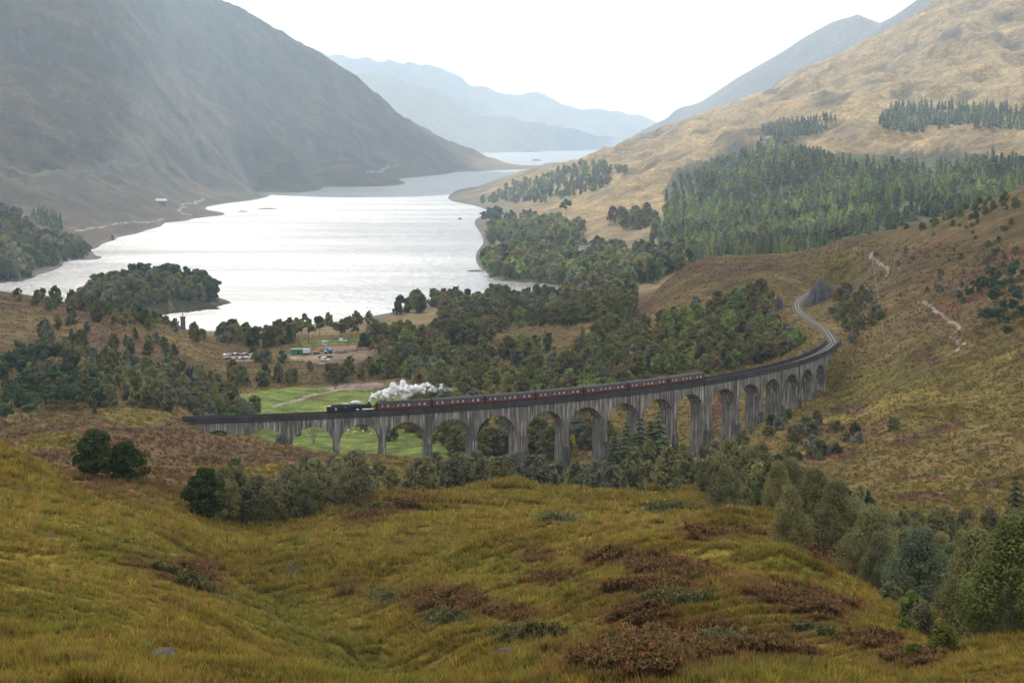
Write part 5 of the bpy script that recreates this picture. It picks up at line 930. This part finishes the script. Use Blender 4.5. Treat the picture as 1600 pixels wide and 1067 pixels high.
# ------------------------------------------------------------------ sheep on the meadow
SHP = {'hip': (-.35, 0, .62, .24), 'mid': (0, 0, .62, .29), 'chest': (.36, 0, .64, .24), 'neck': (.56, 0, .74, .13), 'head': (.74, 0, .70, .10), 'nose': (.88, 0, .60, .06), 'f1': (.36, .14, .36, .07), 'f2': (.36, .14, .03, .045), 'f3': (.36, -.14, .36, .07), 'f4': (.36, -.14, .03, .045), 'b1': (-.38, .14, .38, .09), 'b2': (-.42, .14, .2, .05), 'b3': (-.38, .14, .03, .045), 'b4': (-.38, -.14, .38, .09), 'b5': (-.42, -.14, .2, .05), 'b6': (-.38, -.14, .03, .045)}
SHE = [('hip', 'mid'), ('mid', 'chest'), ('chest', 'neck'), ('neck', 'head'), ('head', 'nose'), ('chest', 'f1'), ('f1', 'f2'), ('chest', 'f3'), ('f3', 'f4'), ('hip', 'b1'), ('b1', 'b2'), ('b2', 'b3'), ('hip', 'b4'), ('b4', 'b5'), ('b5', 'b6')]
shm = figure('sheep', SHP, SHE, mat('fleece', (.62, .60, .55), .95))
for k, (a, b, lab) in enumerate(((553, 677.5, 'white sheep nearest the left of the flock seen under the arches'), (567, 676.5, 'second white sheep of the flock under the arches'), (580, 680, 'white sheep lowest in the meadow beside the fourth pier'), (590, 678, 'white sheep at the right of the flock beside the fourth pier'), (544, 676, 'white sheep beside the third pier'))):
    x, y, z, _ = (q[0] for q in hit(a, b)); o = tag(obj('sheep', shm, loc=(x, y, z)), lab, 'sheep', 'sheep on the meadow'); o.rotation_euler.z = k * 1.9; o.scale = (1.25,) * 3

# ------------------------------------------------------------------ vehicles and huts at the car park and the building site
TYRE = mat('tyre', (.015, .015, .015), .85); RIMM = mat('rim', (.4, .4, .42), .4, metal=.8); CGL = mat('car_glass', (.02, .025, .03), .06, spec=.8); LMP = mat('lamp_glass', (.7, .7, .65), .2)
def car(col, nm, van=False):
    p = mat('paint_' + nm, col, .3, spec=.6); c = empty('parked_van' if van else 'parked_car'); L_, W_ = (2.5, .95) if van else (2.15, .88)
    pr = [(-L_, .35), (L_, .35), (L_ + .03, .75), (L_ - .15, .98), (1.25, 1.05), (.55, 2.1), (-L_ + .1, 2.15), (-L_, 1.0)] if van else [(-L_, .33), (L_, .33), (L_ + .02, .7), (L_ - .2, .88), (1.0, .98), (.35, 1.42), (-1.3, 1.45), (-L_ + .05, 1.0)]
    MB().prism(pr, -W_, W_).build('body', p, c, bevel=.04)
    gz = [(.95, 1.02), (.42, 1.37), (-1.22, 1.39), (-1.75, 1.02)] if not van else [(1.18, 1.1), (.6, 1.95), (-.2, 1.95), (-.2, 1.1)]
    for s in (-1, 1): MB().prism(gz, *sorted((s * W_, s * (W_ + .012)))).build('side_window', CGL, c)
    ws = MB(); h0, h1 = ((1.06, 1.0), (.44, 1.41)) if not van else ((1.3, 1.1), (.63, 2.02)); q = [ws.bm.verts.new((h0[0], s * W_ * .85, h0[1] + .02)) for s in (-1, 1)] + [ws.bm.verts.new((h1[0] + .03, s * W_ * .8, h1[1] + .0)) for s in (1, -1)]; ws.bm.faces.new(q); ws.build('windscreen', CGL, c)
    for s in (-1, 1):
        MB().cyl((L_ - .05, s * .62, .68), (L_ + .05, s * .62, .68), .11, n=8).build('headlight', LMP, c)
        for x in (-1.3, 1.35):
            w_ = MB().cyl((x, s * (W_ - .16), .32), (x, s * (W_ + .03), .32), .32, n=14).build('wheel', TYRE, c); MB().cyl((x, s * (W_ + .031), .32), (x, s * (W_ + .04), .32), .18, n=10).build('rim', RIMM, w_)
    return c
CARS = {'white': car((.75, .76, .78), 'white'), 'black': car((.012, .012, .014), 'black'), 'silver': car((.42, .44, .46), 'silver'), 'red': car((.35, .03, .03), 'red'), 'blue': car((.05, .1, .25), 'blue')}; used = set()
def park(kind, px, py, rz, lab, grp=None, dz=0):
    x, y, z, _ = (q[0] for q in hit(px, py)); c = CARS[kind] if kind not in used else copy_tree(CARS[kind]); used.add(kind); c.location = (x, y, z + dz); c.rotation_euler.z = rz; tag(c, lab, 'car', grp)
seq = ['white', 'silver', 'black', 'white', 'black', 'red', 'silver', 'black', 'white', 'blue']
for r_ in range(2):
    for k in range(9): cc_ = seq[(k + r_ * 4) % 10]; park(cc_, 353 + k * 5.0 + r_ * 3, 557.2 + r_ * 5.4 - .15 * k, 1.2 + .1 * math.sin(k * 3), '%s car in the %s row of the car park among the trees' % (cc_, 'back' if r_ == 0 else 'front'), 'cars in the car park')
park('black', 503, 560.5, .2, 'black car beside the white van on the building site'); park('black', 515, 559.8, .1, 'black car at the right of the white van on the building site')
vn_ = car((.78, .78, .76), 'van', True); x, y, z, _ = (q[0] for q in hit(508, 564)); vn_.location = (x, y, z); vn_.rotation_euler.z = -.6; tag(vn_, 'white van parked at the front of the building site', 'van')
v2 = copy_tree(vn_); x, y, z, _ = (q[0] for q in hit(536, 534.6)); v2.location = (x, y, z); v2.rotation_euler.z = .1; tag(v2, 'white van on the road behind the building site', 'van')
GRN = mat('green_sheet', (.03, .17, .085), .55, noise=.15, scale=.8); DRKO = mat('dark_opening', (.01, .01, .01), .9); WHT = mat('cabin_white', (.62, .64, .64), .6); YEL = mat('digger_yellow', (.5, .26, .02), .5); BLU = mat('cab_blue', (.03, .11, .42), .5); DIRT = mat('spoil', (.20, .14, .10), .95, noise=.45, scale=1.5, bump=.8); GLV = mat('galvanised', (.3, .31, .33), .5)
def at(px, py): return tuple(float(q[0]) for q in hit(px, py)[:3])
sh = empty('green_shed', at(467, 555), .15); tag(sh, 'long green metal shed on the building site beside the trees', 'shed')
MB().box(-4.6, 4.6, -2.2, 2.2, 0, 3.0).build('wall', GRN, sh); MB().prism_x([(-2.4, 2.98), (-2.4, 3.1), (0, 3.7), (2.4, 3.1), (2.4, 2.98)], -4.75, 4.75).build('roof', GRN, sh); MB().box(-.9, .2, -2.24, -2.21, .1, 2.3).build('door', DRKO, sh)  # the doorway is a flat near-black panel, its inner shade painted on
for k in range(8): MB().box(-4.3 + k * 1.2, -4.2 + k * 1.2, -2.25, -2.21, .1, 2.9).build('rib', GRN, sh)
lr = empty('lorry', at(480, 553.5), 1.2); tag(lr, 'grey and white lorry at the end of the green shed', 'lorry'); MB().box(-3.2, 1.6, -1.25, 1.25, .9, 3.3).build('box_body', WHT, lr); MB().box(1.75, 3.4, -1.2, 1.2, .6, 2.7, .1, .05).build('cab', GLV, lr); MB().box(-3.1, 3.2, -.5, .5, .5, .88).build('chassis', DRKO, lr); MB().box(3.36, 3.42, -1.0, 1.0, 1.5, 2.4).build('windscreen', CGL, lr)
for x in (-2.3, -1.2, 2.5):
    for s in (-1, 1): MB().cyl((x, s * .85, .48), (x, s * 1.15, .48), .48, n=14).build('wheel', TYRE, lr)
ex = empty('excavator', at(495, 553.5), .4); tag(ex, 'yellow tracked excavator working on the building site', 'excavator')
for s in (-1, 1): MB().prism([(-1.7, .4), (-1.4, 0), (1.4, 0), (1.7, .4), (1.4, .8), (-1.4, .8)], *sorted((s * .8, s * 1.3))).build('track', TYRE, ex)
MB().box(-1.8, 1.3, -1.2, 1.2, .95, 1.9, .1, .05).build('engine_house', YEL, ex); cbx = MB().box(.2, 1.5, .2, 1.2, 1.9, 3.1, .1, .05).build('cab', YEL, ex); MB().box(1.45, 1.5, .3, 1.1, 2.1, 2.95).build('cab_window', CGL, cbx)
bmx = MB().cyl((1.2, -.2, 1.7), (3.2, -.2, 4.4), .26, .2, 6).build('boom', YEL, ex); am = MB().cyl((3.2, -.2, 4.4), (4.7, -.2, 2.2), .18, .14, 6).build('arm', YEL, ex); MB().prism([(4.4, 2.2), (5.0, 2.2), (5.2, 1.5), (4.7, 1.1), (4.3, 1.5)], -.7, .3).build('bucket', GLV, ex)
dp = empty('dumper', at(513, 552.5), -.3); tag(dp, 'blue and white site dumper beside the yellow excavator', 'dumper'); MB().box(-.2, 2.2, -1.1, 1.1, 1.1, 2.4, -.25, -.1).build('skip', BLU, dp); MB().box(-2.2, -.4, -1.0, 1.0, .8, 2.0).build('bonnet', WHT, dp); MB().box(-1.3, -.4, -.8, .8, 2.0, 3.1, .08, .08).build('cab', BLU, dp)
for x in (-1.4, 1.2):
    for s in (-1, 1): MB().cyl((x, s * .75, .6), (x, s * 1.15, .6), .6, n=14).build('wheel', TYRE, dp)
cbn = empty('site_cabin', at(507, 541.5), .1); tag(cbn, 'small white site cabin at the back of the building site', 'cabin'); MB().box(-1.6, 1.6, -1.3, 1.3, .2, 2.9).build('wall', WHT, cbn); MB().box(-1.75, 1.75, -1.45, 1.45, 2.9, 3.05).build('roof', GLV, cbn); MB().box(-1.2, -.4, -1.33, -1.31, .3, 2.2).build('door', GLV, cbn); MB().box(.2, 1.2, -1.33, -1.31, 1.2, 2.2).build('window', CGL, cbn)
def lump(name, px, py, rx, ry, rz, mt, lab, cat, seed, grp=None, D=None, sub=3):
    bm = bmesh.new(); bmesh.ops.create_icosphere(bm, subdivisions=sub, radius=1); P = np.array([v.co for v in bm.verts]); k = 1 + .30 * fbm(P[:, 0] * 1.5 + seed, P[:, 1] * 1.5 + P[:, 2], 4, seed) + .12 * np.sign(fbm(P[:, 0] * 2 + seed, P[:, 2] * 2 + P[:, 1], 2, seed + 3))
    for v, q, s in zip(bm.verts, P, k): v.co = (q[0] * s * rx, q[1] * s * ry, q[2] * s * rz)
    me = bpy.data.meshes.new(name); bm.to_mesh(me); bm.free(); return tag(obj(name, me, mt, loc=at(px, py) if D is None else D), lab, cat, grp)
for k, (a, b, rx, rz, lab) in enumerate(((568, 548, 4.5, 1.8, 'brown spoil heap at the right of the building site'), (532, 551, 4, 1.6, 'dark spoil heap behind the parked vehicles'), (546, 550, 5, 1.5, 'long spoil heap between the digger and the right-hand heap'), (485, 549, 3, 1.6, 'small spoil heap beside the lorry'), (502, 549, 4, 2.0, 'brown earth pile behind the excavator'))): lump('spoil_heap', a, b, rx, 2.6, rz, DIRT, lab, 'earth mound', 40 + k, 'spoil heaps on the building site')
# cottages in the wood across the bay, long shed on the left shore
SLATE = mat('slate_roof', (.20, .21, .24), .7, noise=.25, scale=.8); HARL = mat('white_harling', (.68, .67, .63), .85, noise=.1, scale=1)
def house(name, px, py, L_, W_, H_, rz, lab, rm=SLATE, wm_=HARL, nwin=3, lift=0):
    x, y, z = at(px, py); c = empty(name, (x, y, z + lift), rz); tag(c, lab, 'house' if 'cott' in name else 'shed'); MB().box(-L_, L_, -W_, W_, -1.5 - lift, H_).build('wall', wm_, c)
    rf = MB().prism_x([(-W_ - .35, H_ - .1), (0, H_ + W_ * .75), (W_ + .35, H_ - .1)], -L_ - .3, L_ + .3).build('roof', rm, c)
    if 'cott' in name:
        for s in (-1, 1): MB().box(s * (L_ - .5) - .4, s * (L_ - .5) + .4, -.4, .4, H_ + W_ * .4, H_ + W_ * .75 + 1.1).build('chimney', wm_, rf)
    for k in range(nwin): xx = -L_ + (k + .5) * 2 * L_ / nwin; MB().box(xx - .45, xx + .45, -W_ - .02, -W_ + .1, H_ * .35, H_ * .75).build('window', CGL, c)
house('cottage', 913, 404, 6, 3.5, 5.2, .3, 'grey-roofed house half hidden in the wood across the bay', lift=6); house('cottage', 976, 419, 5, 3, 4.5, -.2, 'white house gable showing among the trees across the bay', lift=6)
house('long_shed', 252, 319.5, 9, 5, 5, .1, 'pale-roofed long shed above the left shore of the loch', mat('pale_roof', (.62, .72, .70), .6), mat('shed_green', (.12, .2, .17), .7), 4)
# boats
def boat(px, py, Ls, hullc, cabc, lab, rz):
    u, e = ray(px, py); d = -CZ / float(e); b = empty('fishing_boat', (float(u) * d, d, 0), rz); tag(b, lab, 'boat'); m = MB(); R0 = []
    for x, w_, k in ((-1, .75, .15), (-.5, .95, .05), (.2, .95, .05), (.7, .6, .15), (1, .06, .35)): R0.append([m.bm.verts.new((x * Ls, s * w_ * Ls * .34 * f, z)) for s, f, z in ((-1, 1, .9 + k), (-1, .6, -.3), (1, .6, -.3), (1, 1, .9 + k))])
    for A_, B_ in zip(R0[:-1], R0[1:]):
        for j in range(4): m.bm.faces.new((A_[j], A_[(j + 1) % 4], B_[(j + 1) % 4], B_[j]))
    m.bm.faces.new(R0[0][::-1]); m.bm.faces.new(R0[-1]); m.build('hull', hullc, b); cbb = MB().box(-.05 * Ls, .45 * Ls, -.2 * Ls, .2 * Ls, .95, 2.7, .12, .12).build('cabin', cabc, b); MB().box(.02 * Ls, .38 * Ls, -.2 * Ls - .0, -.2 * Ls + .1, 1.8, 2.4).build('cabin_window', CGL, cbb); MB().cyl((-.1 * Ls, 0, .9), (-.1 * Ls, 0, 4.4), .07, .05, 6).build('mast', GLV, b); MB().box(-.9 * Ls, -.15 * Ls, -.28 * Ls, .28 * Ls, .96, 1.5).build('deck_gear', cabc, b)
TEAL = mat('teal_paint', (.02, .22, .21), .5); DKB = mat('boat_dark', (.03, .04, .05), .6)
boat(750, 460, 3.6, TEAL, mat('teal_light', (.10, .36, .34), .5), 'small teal fishing boat moored off the near shore of the bay', 2.9); boat(719, 342.5, 3.2, DKB, GLV, 'dark little boat far out below the promontory', .6)
# rocks: the cutting beside the line and boulders in the grass
CRAG = mat('crag', (.085, .083, .085), .9, noise=.6, scale=.35, bump=1.0); BOUL = mat('boulder', (.10, .095, .085), .9, noise=.5, scale=1.2, bump=.8)
def crag(px, py, rx, ry, rz, lean, seed, lab):
    """blocky, steeply bedded rock: a displaced body with broken vertical ribs"""
    bm = bmesh.new(); bmesh.ops.create_icosphere(bm, subdivisions=5, radius=1); P = np.array([v.co for v in bm.verts]); an = np.arctan2(P[:, 1], P[:, 0])
    rib = 1 - 2 * np.abs(fbm(np.cos(an) * 3.2 + seed, np.sin(an) * 3.2 + P[:, 2] * .8, 3, seed)); st_ = np.round(fbm(P[:, 0] * 2.6 + P[:, 2], P[:, 1] * 2.6 - P[:, 2] * 1.5, 3, seed + 4) * 5) / 5; fine = fbm(P[:, 0] * 9 + P[:, 2] * 3, P[:, 1] * 9 + P[:, 2] * 4, 3, seed + 7)
    k = .78 + .20 * rib + .30 * st_ + .10 * fine
    for v, q, s_ in zip(bm.verts, P, k):
        z = q[2] * (.75 + .25 * s_); tp = 1 - .45 * max(0, z); v.co = (q[0] * s_ * rx * tp + lean * max(0, z) * rz, q[1] * s_ * ry * tp, z * rz)
    me = bpy.data.meshes.new('rock_outcrop'); bm.to_mesh(me); bm.free(); x, y, z = at(px, py); tag(obj('rock_outcrop', me, CRAG, loc=(x, y, z - rz * .12)), lab, 'rock')
crag(1276, 474, 6.0, 11, 13.5, .12, 71, 'dark grey rock face of the cutting on the right of the curving track'); crag(1288, 466, 5.0, 8, 9.0, .1, 75, 'lower grey rock shoulder behind the cutting face')
crag(1217, 484, 3.4, 4.5, 8.5, -.05, 55, 'dark rock stub left of the track, facing the cutting')
for k, (a, b, r, lab) in enumerate(((255, 1027, .6, 'pair of grey boulders in the grass at lower left, the larger one'), (222, 1017, .3, 'small grey stone beside the larger boulder at lower left'), (233, 786, .6, 'grey rock on the edge of the left grass slope'), (137, 762, .5, 'low grey rock high on the left grass slope'), (75, 842, .5, 'small dark rock amid the left grass slope'), (376, 829, .5, 'pale stone at the foot of the left slope by the birches'), (345, 842, .3, 'small white stone on the lip of the left slope'), (1468, 820, .5, 'pale boulder on the right hillside above the gully'), (1525, 899, .6, 'white boulder among the gully birches'), (790, 1025, .55, 'dark rock slab on the near bracken knoll'), (1387, 567, 1.3, 'pale rock slab below the deer fence'), (1400, 556, 1.2, 'long pale rock right of the slab below the fence'), (1492, 455, 2.0, 'pale crag on the brown hillside above the path'), (1480, 452, 1.3, 'smaller pale crag beside the one above the path'))):
    o = lump('boulder', a, b, r * 1.3, r, r * .7, BOUL if k != 9 else CRAG, lab, 'rock', 60 + k, sub=2)
# deer fence down the right bank
fe = empty('wire_fence', at(1383, 545)); fx, fy, fz = fe.location; tag(fe, 'thin wire fence running down the bank right of the railway', 'fence'); WD = mat('fence_wood', (.2, .18, .14), .9); pv_ = None
for k in range(26):
    t = k / 25; px = np.interp(t, [0, .5, 1], [1383, 1374, 1362]); py = np.interp(t, [0, .5, 1], [545, 482, 405]); x, y, z = at(px, py); MB().cyl((x - fx, y - fy, z - fz - .4), (x - fx, y - fy, z - fz + 1.8), .09, .08, 6).build('post', WD, fe)
    if pv_:
        for h in (.5, 1.1, 1.7): MB().cyl((pv_[0] - fx, pv_[1] - fy, pv_[2] - fz + h), (x - fx, y - fy, z - fz + h), .02, .02, 3, False).build('wire', GLV, fe)
    pv_ = (x, y, z)
# bare shrub and leafless trees
def bare(name, px, py, h, seed, lab, mt, D=None, cat='shrub'):
    r = np.random.default_rng(seed); m = MB(); t2 = MB()
    if D: u, _ = ray(px, py); p0 = (float(u) * D, D, float(ground_z(float(u) * D, D)))
    else: p0 = at(px, py)
    o = empty(name, p0); tag(o, lab, cat)
    for k in range(7):
        az = k * .9 + r.random(); tip = Vector((math.cos(az) * h * .35, math.sin(az) * h * .35, h * (.75 + .25 * r.random()))); m.cyl((0, 0, -.3), tip, h * .014, h * .005, 5, False)
        for j in range(16):
            b = tip * (.35 + .65 * r.random()); e_ = b + Vector(r.normal(size=3)) * h * .10 + Vector((0, 0, h * .13)); t2.cyl(b, e_, h * .006, h * .003, 3, False)
    m.build('stem', mt, o); t2.build('twigs', mt, o)
TW = mat('grey_twigs', (.19, .17, .16), .9)
bare('bare_shrub', 457, 912, 2.6, 3, 'bare grey shrub at the foot of the left grass slope', TW); bare('leafless_tree', 490, 648, 7.5, 5, 'leafless grey tree on the meadow left of the locomotive', TW, 1010, 'tree'); bare('leafless_tree', 527, 640, 7.0, 6, 'thin-leaved tree right behind the tender', TW, 1020, 'tree'); bare('leafless_tree', 524, 608, 6, 7, 'small dark tree before the gravel yard', mat('dark_twigs', (.05, .045, .04), .9), None, 'tree')
